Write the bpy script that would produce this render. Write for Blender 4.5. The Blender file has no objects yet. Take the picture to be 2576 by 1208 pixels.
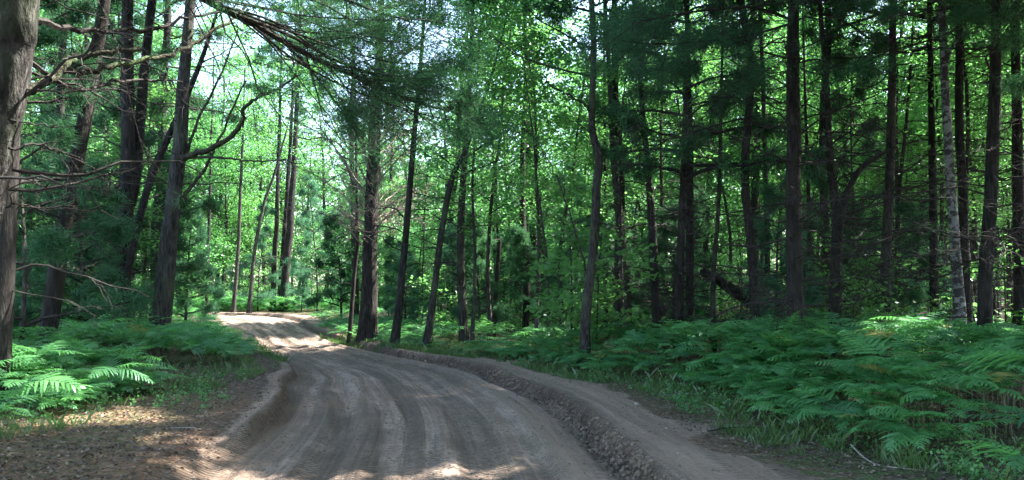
import bpy, math, random
import numpy as np
from mathutils import Vector, Matrix
rng = np.random.default_rng(7)
random.seed(7)
S = bpy.context.scene
COL = S.collection
R = math.radians

# ------------------------------------------------------------------ camera
F, CX, CY, HOR, CAMH = 2022.6, 1288.0, 604.0, 715.0, 1.6      # in units of a 2576 px wide picture
PITCH = math.atan((HOR - CY) / F)
cam_d = bpy.data.cameras.new("camera"); cam = bpy.data.objects.new("camera", cam_d); COL.objects.link(cam)
cam.location = (0, 0, CAMH); cam.rotation_euler = (math.pi/2 + PITCH, 0, 0)
cam_d.sensor_width = 36; cam_d.lens = 36*F/2576; cam_d.clip_start = 0.05; cam_d.clip_end = 1500
S.camera = cam

# ------------------------------------------------------------------ light
SUN_EL, SUN_AZ = R(50), R(68)          # azimuth from +Y towards +X
SUN = np.array([math.cos(SUN_EL)*math.sin(SUN_AZ), math.cos(SUN_EL)*math.cos(SUN_AZ), math.sin(SUN_EL)])
w = bpy.data.worlds.new("World"); S.world = w; w.use_nodes = True
nt = w.node_tree; nt.nodes.clear()
sky = nt.nodes.new('ShaderNodeTexSky'); sky.sky_type = 'NISHITA'; sky.sun_disc = False
sky.sun_elevation = SUN_EL; sky.sun_rotation = SUN_AZ; sky.air_density = 1.0; sky.dust_density = 1.5
bg = nt.nodes.new('ShaderNodeBackground'); bg.inputs[1].default_value = 0.15
ou = nt.nodes.new('ShaderNodeOutputWorld'); nt.links.new(sky.outputs[0], bg.inputs[0]); nt.links.new(bg.outputs[0], ou.inputs[0])
ld = bpy.data.lights.new("sun", 'SUN'); ld.energy = 5.0; ld.angle = R(0.6); ld.color = (1.0, 0.95, 0.86)
lo = bpy.data.objects.new("sun", ld); COL.objects.link(lo)
lo.rotation_euler = Vector(SUN).to_track_quat('Z', 'Y').to_euler()
S.view_settings.view_transform = 'Standard'; S.view_settings.look = 'None'; S.view_settings.gamma = 1
S.view_settings.exposure = 2.95
S.render.engine = 'CYCLES'
S.cycles.use_denoising = True; S.cycles.denoising_prefilter = 'NONE'; S.cycles.denoising_input_passes = 'RGB_ALBEDO_NORMAL'
S.cycles.max_bounces = 6; S.cycles.diffuse_bounces = 4; S.cycles.transmission_bounces = 4; S.cycles.glossy_bounces = 2
S.cycles.sample_clamp_indirect = 2.0
S.cycles.use_adaptive_sampling = True; S.cycles.adaptive_threshold = 0.02

# ------------------------------------------------------------------ picture point -> place in the world
cp, sp = math.cos(PITCH), math.sin(PITCH)
def ray(px, py):
    x, y = (px - CX)/F, -(py - CY)/F
    return np.array([x, cp - y*sp, sp + y*cp])
def at(px, py, D):
    r = ray(px, py); return np.array([0, 0, CAMH]) + r*(D/r[1])

# ------------------------------------------------------------------ noise
def hash2(i, j, seed=0):
    v = np.sin(i*127.1 + j*311.7 + seed*74.7)*43758.5453
    return v - np.floor(v)
def vnoise(x, y, seed=0):
    x = np.asarray(x, float); y = np.asarray(y, float)
    i, j = np.floor(x), np.floor(y); u, v = x-i, y-j
    u = u*u*(3-2*u); v = v*v*(3-2*v)
    a, b = hash2(i, j, seed), hash2(i+1, j, seed); c, d = hash2(i, j+1, seed), hash2(i+1, j+1, seed)
    return (a*(1-u)+b*u)*(1-v) + (c*(1-u)+d*u)*v
def fbm(x, y, o=4, seed=0):
    s = 0; a = .5
    for k in range(o):
        s = s + a*(vnoise(x, y, seed+k) - .5); x = x*2.03+11; y = y*2.03+7; a *= .5
    return s
def sst(a, b, x):
    t = np.clip((x-a)/(b-a), 0, 1); return t*t*(3-2*t)

# ------------------------------------------------------------------ mesh collecting
class Geo:
    def __init__(s): s.V = []; s.Q = []; s.T = []; s.n = 0; s.A = []
    def add(s, V, Q=None, T=None, rnd=None):
        V = np.asarray(V, np.float32).reshape(-1, 3); s.V.append(V)
        if Q is not None and len(Q): s.Q.append(np.asarray(Q, np.int32) + s.n)
        if T is not None and len(T): s.T.append(np.asarray(T, np.int32) + s.n)
        a = np.zeros(len(V), np.float32) if rnd is None else np.asarray(rnd, np.float32)
        s.A.append(a); s.n += len(V)
    def tubes(s, P, Rd, sides=4, cap=False, rough=0.0):
        """P [m,n,3] curves, Rd [m,n] radii"""
        P = np.asarray(P, float); Rd = np.asarray(Rd, float)
        if P.ndim == 2: P = P[None]; Rd = Rd[None]
        m, n, _ = P.shape
        if m == 0: return
        tan = np.gradient(P, axis=1); tan /= np.linalg.norm(tan, axis=2, keepdims=True)+1e-9
        mean = P[:, -1]-P[:, 0]; mean /= np.linalg.norm(mean, axis=1, keepdims=True)+1e-9
        ref = np.where((np.abs(mean[:, 2:3]) > .75), np.array([[1., 0, 0]]), np.array([[0, 0, 1.]]))[:, None, :]
        a = np.cross(tan, np.broadcast_to(ref, tan.shape)); a /= np.linalg.norm(a, axis=2, keepdims=True)+1e-9
        b = np.cross(tan, a)
        th = np.arange(sides)/sides*2*math.pi
        rr = Rd[:, :, None]*np.ones(sides)
        if rough:
            rr = rr*(1+rough*(rng.random((m, n, sides))-.5))
        ring = P[:, :, None, :] + rr[..., None]*(np.cos(th)[:, None]*a[:, :, None, :] + np.sin(th)[:, None]*b[:, :, None, :])
        V = ring.reshape(-1, 3)
        k = np.arange(m)[:, None, None]*n*sides; i = np.arange(n-1)[None, :, None]*sides; j = np.arange(sides)[None, None, :]
        j2 = (j+1) % sides
        Q = np.stack([k+i+j, k+i+j2, k+i+sides+j2, k+i+sides+j], -1).reshape(-1, 4)
        s.add(V, Q, rnd=np.repeat(rng.random(m), n*sides))
    def mesh(s, name, mats, smooth=False, origin=(0, 0, 0), extra=None):
        V = np.concatenate(s.V) - np.asarray(origin, np.float32)
        Q = np.concatenate(s.Q) if s.Q else np.zeros((0, 4), np.int32)
        T = np.concatenate(s.T) if s.T else np.zeros((0, 3), np.int32)
        me = bpy.data.meshes.new(name)
        me.vertices.add(len(V)); me.vertices.foreach_set('co', V.astype(np.float32).ravel())
        li = np.concatenate([Q.ravel(), T.ravel()]).astype(np.int32)
        me.loops.add(len(li)); me.loops.foreach_set('vertex_index', li)
        npoly = len(Q)+len(T); me.polygons.add(npoly)
        st = np.concatenate([np.arange(len(Q))*4, len(Q)*4+np.arange(len(T))*3]).astype(np.int32)
        me.polygons.foreach_set('loop_start', st)
        try: me.polygons.foreach_set('loop_total', np.concatenate([np.full(len(Q), 4), np.full(len(T), 3)]).astype(np.int32))
        except Exception: pass
        me.polygons.foreach_set('use_smooth', np.full(npoly, smooth, dtype=bool))
        at_ = me.attributes.new('rnd', 'FLOAT', 'POINT'); at_.data.foreach_set('value', np.concatenate(s.A).astype(np.float32))
        for m in (mats if isinstance(mats, (list, tuple)) else [mats]): me.materials.append(m)
        me.update(); return me

def link(name, me, parent=None, loc=(0, 0, 0)):
    o = bpy.data.objects.new(name, me); COL.objects.link(o)
    if parent is not None: o.parent = parent
    o.location = loc; return o
def tag(o, label=None, cat=None, group=None, kind=None):
    if label: o['label'] = label
    if cat: o['category'] = cat
    if group: o['group'] = group
    if kind: o['kind'] = kind
    return o
def thing(name, label, cat, loc=(0, 0, 0), rz=0, group=None):
    o = bpy.data.objects.new(name, None); COL.objects.link(o); o.location = loc; o.rotation_euler = (0, 0, rz)
    o.empty_display_size = .3
    return tag(o, label, cat, group)

# ------------------------------------------------------------------ materials
class NG:
    def __init__(s, name):
        s.m = bpy.data.materials.new(name); s.m.use_nodes = True; s.t = s.m.node_tree; s.t.nodes.clear()
        s.out = s.n('ShaderNodeOutputMaterial')
    def n(s, t, **k):
        x = s.t.nodes.new(t)
        for a, b in k.items():
            if a.startswith('i_'):
                x.inputs[a[2:].replace('_', ' ')].default_value = b
            else: setattr(x, a, b)
        return x
    def l(s, a, b): s.t.links.new(a, b)
    def ramp(s, fac, stops, interp='LINEAR'):
        r = s.n('ShaderNodeValToRGB'); r.color_ramp.interpolation = interp
        e = r.color_ramp.elements
        while len(e) < len(stops): e.new(.5)
        for k, (p, c) in enumerate(stops):
            e[k].position = p; e[k].color = tuple(c)+((1,) if len(c) == 3 else ())
        s.l(fac, r.inputs[0]); return r.outputs[0]
    def mix(s, fac, a, b, mode='MIX'):
        x = s.n('ShaderNodeMix', data_type='RGBA', blend_type=mode)
        for sock, v in ((x.inputs[0], fac), (x.inputs[6], a), (x.inputs[7], b)):
            if hasattr(v, 'is_linked') or hasattr(v, 'links'): s.l(v, sock)
            elif isinstance(v, (int, float)): sock.default_value = v
            else: sock.default_value = tuple(v)+((1,) if len(v) == 3 else ())
        return x.outputs[2]
    def math(s, op, a, b=0.0, clamp=False):
        x = s.n('ShaderNodeMath', operation=op, use_clamp=clamp)
        for i, v in enumerate((a, b)):
            if isinstance(v, (int, float)): x.inputs[i].default_value = v
            else: s.l(v, x.inputs[i])
        return x.outputs[0]
    def noise(s, vec, scale, detail=4, rough=.55, dist=0):
        x = s.n('ShaderNodeTexNoise'); x.inputs['Scale'].default_value = scale; x.inputs['Detail'].default_value = detail
        x.inputs['Roughness'].default_value = rough; x.inputs['Distortion'].default_value = dist
        if vec is not None: s.l(vec, x.inputs['Vector'])
        return x.outputs['Fac']
    def mapv(s, vec, scale=(1, 1, 1), loc=(0, 0, 0)):
        x = s.n('ShaderNodeMapping'); x.inputs['Scale'].default_value = scale; x.inputs['Location'].default_value = loc
        s.l(vec, x.inputs['Vector']); return x.outputs[0]
    def attr(s, name): return s.n('ShaderNodeAttribute', attribute_name=name).outputs['Fac']
    def bump(s, h, strength, dist):
        x = s.n('ShaderNodeBump'); x.inputs['Strength'].default_value = strength; x.inputs['Distance'].default_value = dist
        s.l(h, x.inputs['Height']); return x.outputs[0]

def leaf_mat(name, dark, light, trans, tmix=.5, gloss=.35, per_obj=.35, old=None):
    g = NG(name)
    r = g.attr('rnd'); oi = g.n('ShaderNodeObjectInfo').outputs['Random']
    f = g.math('ADD', g.math('MULTIPLY', r, 1-per_obj), g.math('MULTIPLY', oi, per_obj))
    c = g.mix(f, dark, light)
    ct = g.mix(f, tuple(x*.65 for x in trans), trans)
    if old:
        o_ = g.math('GREATER_THAN', r, 1.5); c = g.mix(o_, c, old); ct = g.mix(o_, ct, old)
    d = g.n('ShaderNodeBsdfDiffuse'); g.l(c, d.inputs[0])
    t = g.n('ShaderNodeBsdfTranslucent'); g.l(ct, t.inputs[0])
    gl = g.n('ShaderNodeBsdfGlossy'); gl.inputs['Roughness'].default_value = gloss; gl.inputs['Color'].default_value = (.04, .05, .05, 1) if 'needle' in name else (.8, .9, 1, 1)
    m1 = g.n('ShaderNodeMixShader'); m1.inputs[0].default_value = tmix; g.l(d.outputs[0], m1.inputs[1]); g.l(t.outputs[0], m1.inputs[2])
    m2 = g.n('ShaderNodeMixShader'); m2.inputs[0].default_value = .035; g.l(m1.outputs[0], m2.inputs[1]); g.l(gl.outputs[0], m2.inputs[2])
    g.l(m2.outputs[0], g.out.inputs[0]); return g.m
M_HARD = leaf_mat('hardwood_leaf', (.028, .095, .042), (.10, .215, .065), (.18, .52, .13))
M_HARD2 = leaf_mat('young_leaf', (.04, .125, .042), (.14, .255, .06), (.19, .50, .12))
M_NEED = leaf_mat('pine_needle', (.030, .082, .048), (.078, .16, .088), (.10, .28, .11), tmix=.33)
M_NEEDL = leaf_mat('pale_pine_needle', (.05, .13, .085), (.10, .21, .13), (.12, .34, .16), tmix=.35)
M_FERN = leaf_mat('bracken_leaf', (.022, .095, .045), (.115, .31, .095), (.16, .50, .11), tmix=.42, gloss=.45, old=(.24, .24, .06))
M_GRASS = leaf_mat('grass_blade', (.03, .075, .02), (.10, .16, .05), (.12, .25, .05), tmix=.4)
M_LITTER = leaf_mat('dry_leaf', (.045, .03, .022), (.25, .185, .14), (.15, .09, .06), tmix=.15, gloss=.5, per_obj=0)
M_BROWNFERN = leaf_mat('dry_stem', (.05, .07, .025), (.17, .16, .07), (.1, .1, .04), tmix=.15, per_obj=0)

def bark_mat(name, c_dark, c_mid, c_light, vscale=(9, 9, 1.6), bump=.9, green=0.0, horizontal=False):
    g = NG(name); co = g.n('ShaderNodeTexCoord').outputs['Object']
    v = g.mapv(co, vscale)
    n1 = g.noise(v, 2.2, 5, .65, .6); n2 = g.noise(g.mapv(co, (1.3, 1.3, .8)), 2.0, 4, .6); n3 = g.noise(v, 7, 3, .6)
    h = g.math('ADD', n1, g.math('MULTIPLY', n3, .4))
    col = g.ramp(n1, [(.36, c_dark), (.52, c_mid), (.70, c_light)])
    col = g.mix(g.ramp(n2, [(.48, (0, 0, 0)), (.66, (1, 1, 1))]), col, tuple(x*1.5 for x in c_mid))
    if green: 
        n4 = g.noise(co, 1.7, 4, .6)
        col = g.mix(g.math('MULTIPLY', g.ramp(n4, [(.5, (0, 0, 0)), (.62, (1, 1, 1))]), green), col, (.08, .12, .05))
    b = g.n('ShaderNodeBsdfPrincipled'); g.l(col, b.inputs['Base Color']); b.inputs['Roughness'].default_value = .92
    b.inputs['Specular IOR Level'].default_value = .2
    g.l(g.bump(h, bump, .05), b.inputs['Normal']); g.l(b.outputs[0], g.out.inputs[0]); return g.m
M_PINE = bark_mat('pine_bark', (.008, .007, .0065), (.024, .021, .020), (.062, .056, .052))
M_ROUGH = bark_mat('rough_bark', (.008, .0075, .007), (.028, .026, .025), (.13, .12, .115), vscale=(6, 6, 1.4), bump=1.0, green=.15)
M_PINE2 = bark_mat('grey_bark', (.012, .011, .0105), (.040, .037, .035), (.10, .094, .089), green=.22)
M_HBARK = bark_mat('hardwood_bark', (.011, .010, .0095), (.035, .032, .030), (.085, .078, .072), vscale=(12, 12, 3), green=.3)
M_TWIG = bark_mat('twig_bark', (.013, .0115, .0105), (.030, .027, .025), (.065, .058, .053), vscale=(20, 20, 20), bump=.2)
M_MOSSY = bark_mat('mossy_bark', (.015, .015, .011), (.045, .043, .03), (.10, .10, .065), vscale=(10, 10, 10), green=.9)
M_DEAD = bark_mat('dead_wood', (.10, .085, .075), (.22, .19, .17), (.40, .36, .32), vscale=(12, 12, 4), bump=.5)
M_SUNBARE = bark_mat('sunlit_bare_twig', (.07, .058, .048), (.19, .16, .135), (.32, .27, .235), vscale=(20, 20, 20), bump=.2)  # brown twig bark, coloured paler to stand in for sun on bare branches
def birch_mat():
    g = NG('birch_bark'); co = g.n('ShaderNodeTexCoord').outputs['Object']
    a = g.noise(g.mapv(co, (5, 5, 7)), 1.6, 4, .6, .3); b_ = g.noise(g.mapv(co, (3, 3, 60)), 1.5, 2, .5); c_ = g.noise(g.mapv(co, (2, 2, 2)), 6, 4)
    col = g.mix(c_, (.09, .09, .088), (.25, .25, .243))
    col = g.mix(g.ramp(b_, [(.60, (0, 0, 0)), (.66, (1, 1, 1))]), col, (.12, .11, .10))
    col = g.mix(g.ramp(a, [(.45, (0, 0, 0)), (.53, (1, 1, 1))]), col, (.03, .027, .025))
    b = g.n('ShaderNodeBsdfPrincipled'); g.l(col, b.inputs['Base Color']); b.inputs['Roughness'].default_value = .8
    g.l(g.bump(a, .5, .03), b.inputs['Normal']); g.l(b.outputs[0], g.out.inputs[0]); return g.m
M_BIRCH = birch_mat()

def ground_mat():
    """masks painted per vertex: 'wear' 1 on the driven dirt, 'st' holds along/across coordinates, 'grassy' thin green cover, 'crumb' broken moist soil"""
    g = NG('forest_soil')
    geo = g.n('ShaderNodeNewGeometry').outputs['Position']
    st = g.n('ShaderNodeAttribute', attribute_name='st').outputs['Vector']
    wear, grassy, crumb, warm, pale = (g.attr(k) for k in ('wear', 'grassy', 'crumb', 'warm', 'pale'))
    # driven dirt: streaks running along the road
    s1 = g.noise(g.mapv(st, (.22, 3.2, 1)), 1.0, 6, .62, .5)
    s2 = g.noise(g.mapv(st, (1.6, 15, 1)), 1.0, 6, .7, .5)
    s3 = g.noise(geo, 1.1, 5, .6)
    gr = g.noise(geo, 60, 4, .7); sp = g.noise(geo, 19, 5, .75)
    dirt = g.ramp(s1, [(.36, (.185, .122, .092)), (.50, (.345, .238, .185)), (.63, (.54, .395, .32))])
    dirt = g.mix(g.math('MULTIPLY', g.ramp(s2, [(.40, (0, 0, 0)), (.60, (1, 1, 1))]), .5), dirt, (.15, .118, .096))
    dirt = g.mix(g.math('MULTIPLY', g.ramp(s3, [(.45, (0, 0, 0)), (.65, (1, 1, 1))]), .6), dirt, (.13, .09, .068))
    dirt = g.mix(g.math('MULTIPLY', g.ramp(sp, [(.52, (0, 0, 0)), (.59, (1, 1, 1))]), .8), dirt, (.07, .056, .048))
    s4 = g.noise(g.mapv(st, (.10, 26, 1), (3, 1, 0)), 1.0, 3, .6, .15)
    dirt = g.mix(g.math('MULTIPLY', g.ramp(s4, [(.54, (0, 0, 0)), (.62, (1, 1, 1))]), g.math('MULTIPLY', g.ramp(s3, [(.4, (0, 0, 0)), (.6, (1, 1, 1))]), .5)), dirt, (.09, .07, .056))
    dirt = g.mix(g.math('MULTIPLY', g.ramp(s4, [(.36, (1, 1, 1)), (.44, (0, 0, 0))]), .25), dirt, (.44, .37, .32))
    wv = g.n('ShaderNodeTexWave', wave_type='BANDS', bands_direction='X'); wv.inputs['Scale'].default_value = 5.2
    wv.inputs['Distortion'].default_value = 3.0; wv.inputs['Detail'].default_value = 2; g.l(st, wv.inputs['Vector'])
    tr = g.ramp(g.noise(g.mapv(st, (.12, 3.0, 1), (4, 2, 0)), 1.0, 2, .5), [(.48, (0, 0, 0)), (.56, (1, 1, 1))])
    dirt = g.mix(g.math('MULTIPLY', g.math('MULTIPLY', g.ramp(wv.outputs['Fac'], [(.25, (1, 1, 1)), (.55, (0, 0, 0))]), tr), .75), dirt, (.08, .058, .044))
    dirt = g.mix(pale, dirt, g.mix(g.noise(geo, 5, 6, .7), (.30, .205, .155), (.52, .385, .31)))
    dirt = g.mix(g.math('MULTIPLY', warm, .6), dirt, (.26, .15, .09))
    dirt = g.mix(.25, dirt, g.mix(gr, (.075, .057, .045), (.54, .44, .36)))
    cr = g.ramp(g.noise(geo, 26, 5, .7), [(.35, (.045, .031, .023)), (.55, (.14, .10, .077)), (.72, (.26, .195, .155))])
    dirt = g.mix(crumb, dirt, cr)
    # forest floor: dead leaves, needles, bare soil
    vo = g.n('ShaderNodeTexVoronoi'); vo.inputs['Scale'].default_value = 22; g.l(geo, vo.inputs['Vector'])
    cell = g.n('ShaderNodeSeparateColor'); g.l(vo.outputs['Color'], cell.inputs[0])
    lit = g.ramp(cell.outputs[0], [(.0, (.03, .022, .017)), (.45, (.075, .054, .042)), (.75, (.13, .10, .08)), (1, (.27, .22, .185))])
    lit = g.mix(g.math('MULTIPLY', g.noise(geo, 3, 5, .6), .9), lit, (.075, .052, .038))
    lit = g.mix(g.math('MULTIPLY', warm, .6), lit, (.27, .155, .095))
    gcol = g.mix(g.noise(geo, 30, 4, .7), (.03, .06, .02), (.10, .14, .05))
    gm = g.math('MULTIPLY', grassy, g.ramp(g.noise(geo, 7, 5, .75), [(.42, (0, 0, 0)), (.58, (1, 1, 1))]), True)
    lit = g.mix(gm, lit, gcol)
    edge = g.ramp(g.math('ADD', wear, g.math('MULTIPLY', g.math('SUBTRACT', g.noise(geo, 9, 5, .7), .5), .8)), [(.42, (0, 0, 0)), (.58, (1, 1, 1))])
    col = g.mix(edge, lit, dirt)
    # relief: tyre cleats across the tracks, grit and clods
    hh = g.math('ADD', g.math('MULTIPLY', g.math('MULTIPLY', wv.outputs['Fac'], tr), 1.6), g.math('MULTIPLY', sp, 1.5))
    hh = g.math('ADD', hh, g.math('MULTIPLY', gr, .6))
    hh = g.math('ADD', hh, g.math('MULTIPLY', s2, 1.2))
    hl = g.math('ADD', g.math('MULTIPLY', vo.outputs['Distance'], 1.6), g.noise(geo, 12, 5, .7))
    hm = g.n('ShaderNodeMix'); g.l(edge, hm.inputs[0]); g.l(hl, hm.inputs[2]); g.l(hh, hm.inputs[3])
    b = g.n('ShaderNodeBsdfPrincipled'); g.l(col, b.inputs['Base Color']); b.inputs['Roughness'].default_value = .95
    b.inputs['Specular IOR Level'].default_value = .15
    g.l(g.bump(hm.outputs[0], 1.0, .035), b.inputs['Normal']); g.l(b.outputs[0], g.out.inputs[0]); return g.m
M_GROUND = ground_mat()

# ------------------------------------------------------------------ the road's line
CLY = [(-30, 3.0), (-10, .9), (0, 0.0), (6.56, -.65), (9.65, -.98), (11.6, -1.36), (13.5, -1.85), (15.4, -2.45), (19, -4.3), (22.3, -5.9), (27, -7.7), (33, -10.2), (37.5, -12.2), (40.5, -15.0), (42.5, -20), (43, -28), (42, -60)]
def catmull(P, n):
    P = np.asarray(P, float); P = np.vstack([2*P[0]-P[1], P, 2*P[-1]-P[-2]]); out = []
    for i in range(1, len(P)-2):
        t = np.linspace(0, 1, n, endpoint=False)[:, None]
        a, b, c, d = P[i-1], P[i], P[i+1], P[i+2]
        out.append(.5*((2*b)+(c-a)*t+(2*a-5*b+4*c-d)*t**2+(3*b-a-3*c+d)*t**3))
    out.append(P[-2][None]); return np.vstack(out)
CL = catmull([(x, y) for y, x in CLY], 14)
CS = np.concatenate([[0], np.cumsum(np.linalg.norm(np.diff(CL, axis=0), axis=1))])
def road_st(x, y):
    x = np.asarray(x, float).ravel(); y = np.asarray(y, float).ravel()
    s_o = np.empty(len(x)); t_o = np.empty(len(x))
    A = CL[:-1]; Dv = np.diff(CL, axis=0); L2 = (Dv**2).sum(1); L = np.sqrt(L2)
    for k in range(0, len(x), 20000):
        px = x[k:k+20000, None]-A[:, 0]; py = y[k:k+20000, None]-A[:, 1]
        u = np.clip((px*Dv[:, 0]+py*Dv[:, 1])/L2, 0, 1)
        dx = px-u*Dv[:, 0]; dy = py-u*Dv[:, 1]; d2 = dx*dx+dy*dy
        j = d2.argmin(1); r = np.arange(len(j))
        sg = np.sign(px[r, j]*Dv[j, 1]-py[r, j]*Dv[j, 0])
        s_o[k:k+20000] = CS[j]+u[r, j]*L[j]; t_o[k:k+20000] = sg*np.sqrt(d2[r, j])
    return s_o, t_o
S0 = CS[np.argmin(np.abs(CL[:, 1]-6.56))]       # along-road reading at the bottom of the view
def halfw(s):
    return np.interp(s-S0, [-8, 0, 7, 12, 22, 30, 36, 60], [1.95, 1.95, 1.9, 1.5, 1.35, 1.9, 2.4, 2.4])
def ground_fields(x, y):
    s, t = road_st(x, y); hw = halfw(s); sh = t/hw*1.95       # across, scaled so 1.95 is the berm's crest
    wob = fbm(s*.55, s*0+3, 3, 5)*.35
    u = sh + wob*sst(.9, 1.6, np.abs(sh))*np.where(sh < 0, .45, .8)
    far = sst(45, 70, np.hypot(x, y))
    # forest floor
    h = .10 + fbm(x*.22, y*.22, 3, 20)*.5*sst(2.5, 8, np.abs(t)) + fbm(x*1.6, y*1.6, 4, 30)*.09
    cutl = sst(1, 3.5, s-S0)*(1-sst(9, 13, s-S0)); ul = u + (fbm(s*3.0, s*0+12, 3, 16)*.12)
    bank = sst(-1.75, -2.35, u)*(1-cutl)+cutl*sst(-1.80, -1.98, ul)                         # left bank
    ue = u + (fbm(s*3.2, s*0+2, 3, 6)*.16 + fbm(s*11, s*0+9, 2, 8)*.06)*np.interp(s-S0, [0, 14, 25], [1, .7, .3])
    floor_r = sst(1.80, 1.93, ue)                        # right wall of the cut
    road_h = -.055 + .030*(fbm(sh*3.2, s*.05, 4, 40)*2) + fbm(sh*12, s*.12, 3, 50)*.040 + fbm(x*9, y*9, 3, 55)*.010
    for c, wd, dp in ((-1.05, .16, .035), (.55, .17, .04), (-.25, .2, .03), (.98, .12, .03), (-1.5, .12, .03)):
        cc = c + .18*fbm(s*.16, s*0+c*9, 2, 60)
        road_h = road_h - dp*np.exp(-((sh-cc)/wd)**2) + dp*.6*np.exp(-((sh-cc-1.9*wd)/(wd*.7))**2)
    road_h = road_h + .05*np.exp(-((u-1.16)/.13)**2)                    # pushed up sand ridge
    road_h = road_h - .075*np.exp(-((u-1.70)/.09)**2)                    # trench at the foot of the wall
    crumb = np.exp(-((ue-1.80)/.115)**4)
    rough = (fbm(x*7, y*7, 4, 70)*.22 + fbm(x*16, y*16, 3, 75)*.09)*crumb*np.interp(s-S0, [0, 10, 16, 30], [1, 1, .7, .35])
    crl = cutl*np.exp(-((ul+1.89)/.07)**4); rough = rough + fbm(x*12, y*12, 3, 71)*.1*crl
    should = .06 + fbm(x*1.3, y*1.3, 4, 80)*.05 + .02*np.exp(-((ue-2.0)/.08)**2)
    kk = sst(3.1, 4.2, u)
    right = should*(1-kk) + h*kk
    hh = road_h
    hh = hh*(1-bank) + (h+.02)*bank
    hh = hh*(1-floor_r) + right*floor_r
    hh = hh + rough
    hh = hh*(1-far) + far*fbm(x*.03, y*.03, 3, 90)*2.0
    # masks
    wear = np.where(t < 0, 1-sst(1.75, 2.55, -u), 1-sst(2.6, 3.2, u+fbm(x*.9, y*.9, 3, 95)*1.2))
    pale = np.exp(-((u-1.28)/.16)**2)*.8*sst(-4, 1, s-S0)
    pale = np.maximum(pale, .55*sst(1.95, 2.15, ue)*(1-sst(2.3, 3.0, u)))
    g = fbm(x*.5, y*.5, 3, 99)
    grassy = np.clip(sst(2.5, 3.2, u)*(1-sst(5, 6.5, u)) + sst(2.2, 3.0, -u)*.5 + g, 0, 1)*(1-sst(9, 14, np.abs(t)))
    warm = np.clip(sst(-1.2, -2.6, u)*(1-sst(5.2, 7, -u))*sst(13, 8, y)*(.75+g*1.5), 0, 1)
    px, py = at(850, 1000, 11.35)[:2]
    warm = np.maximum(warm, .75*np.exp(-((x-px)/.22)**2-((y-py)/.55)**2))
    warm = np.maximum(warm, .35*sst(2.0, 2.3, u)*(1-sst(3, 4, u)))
    return hh, s, u, wear, np.clip(crumb+crl*.8, 0, 1), pale, grassy, warm
def hgt(x, y):
    return ground_fields(np.atleast_1d(np.asarray(x, float)), np.atleast_1d(np.asarray(y, float)))[0]

def build_ground():
    az = np.concatenate([np.linspace(-180, -46, 60, endpoint=False), np.linspace(-46, 42, 1000, endpoint=False), np.linspace(42, 180, 60, endpoint=False)])*math.pi/180
    rr = np.concatenate([np.linspace(.2, 5.0, 24, endpoint=False), np.geomspace(5.0, 62, 520, endpoint=False), np.geomspace(62, 900, 30)])
    RR, AZ = np.meshgrid(rr, az, indexing='ij')
    X = (RR*np.sin(AZ)).ravel(); Y = (RR*np.cos(AZ)).ravel()
    Z, s, u, wear, crumb, pale, grassy, warm = ground_fields(X, Y)
    nr, na = RR.shape
    i = np.arange(nr-1)[:, None]*na; j = np.arange(na)[None, :]; j2 = (j+1) % na
    Q = np.stack([i+j, i+j2, i+na+j2, i+na+j], -1).reshape(-1, 4)
    V = np.stack([X, Y, Z], 1)
    road = ((wear[Q].mean(1) > .5) & (u[Q].mean(1) < 1.98))
    shoulder = ((wear[Q].mean(1) > .5) & (u[Q].mean(1) >= 1.98) & (Y[Q].mean(1) < 60))
    ctr = np.array([[0, 0, 0.]]); 
    for nm, msk in (('dirt_road', road), ('road_shoulder', shoulder), ('forest_ground', ~(road | shoulder))):
        q = Q[msk]; used, inv = np.unique(q, return_inverse=True)
        G = Geo(); G.add(V[used], inv.reshape(-1, 4))
        if nm == 'forest_ground':      # close the little hole under the camera
            pass
        me = G.mesh(nm, M_GROUND, True)
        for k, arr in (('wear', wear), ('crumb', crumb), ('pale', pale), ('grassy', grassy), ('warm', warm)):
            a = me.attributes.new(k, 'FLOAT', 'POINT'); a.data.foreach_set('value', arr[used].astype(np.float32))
        a = me.attributes.new('st', 'FLOAT_VECTOR', 'POINT')
        a.data.foreach_set('vector', np.stack([s[used], u[used], s[used]*0], 1).astype(np.float32).ravel())
        tag(link(nm, me), kind='structure')
build_ground()

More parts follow.
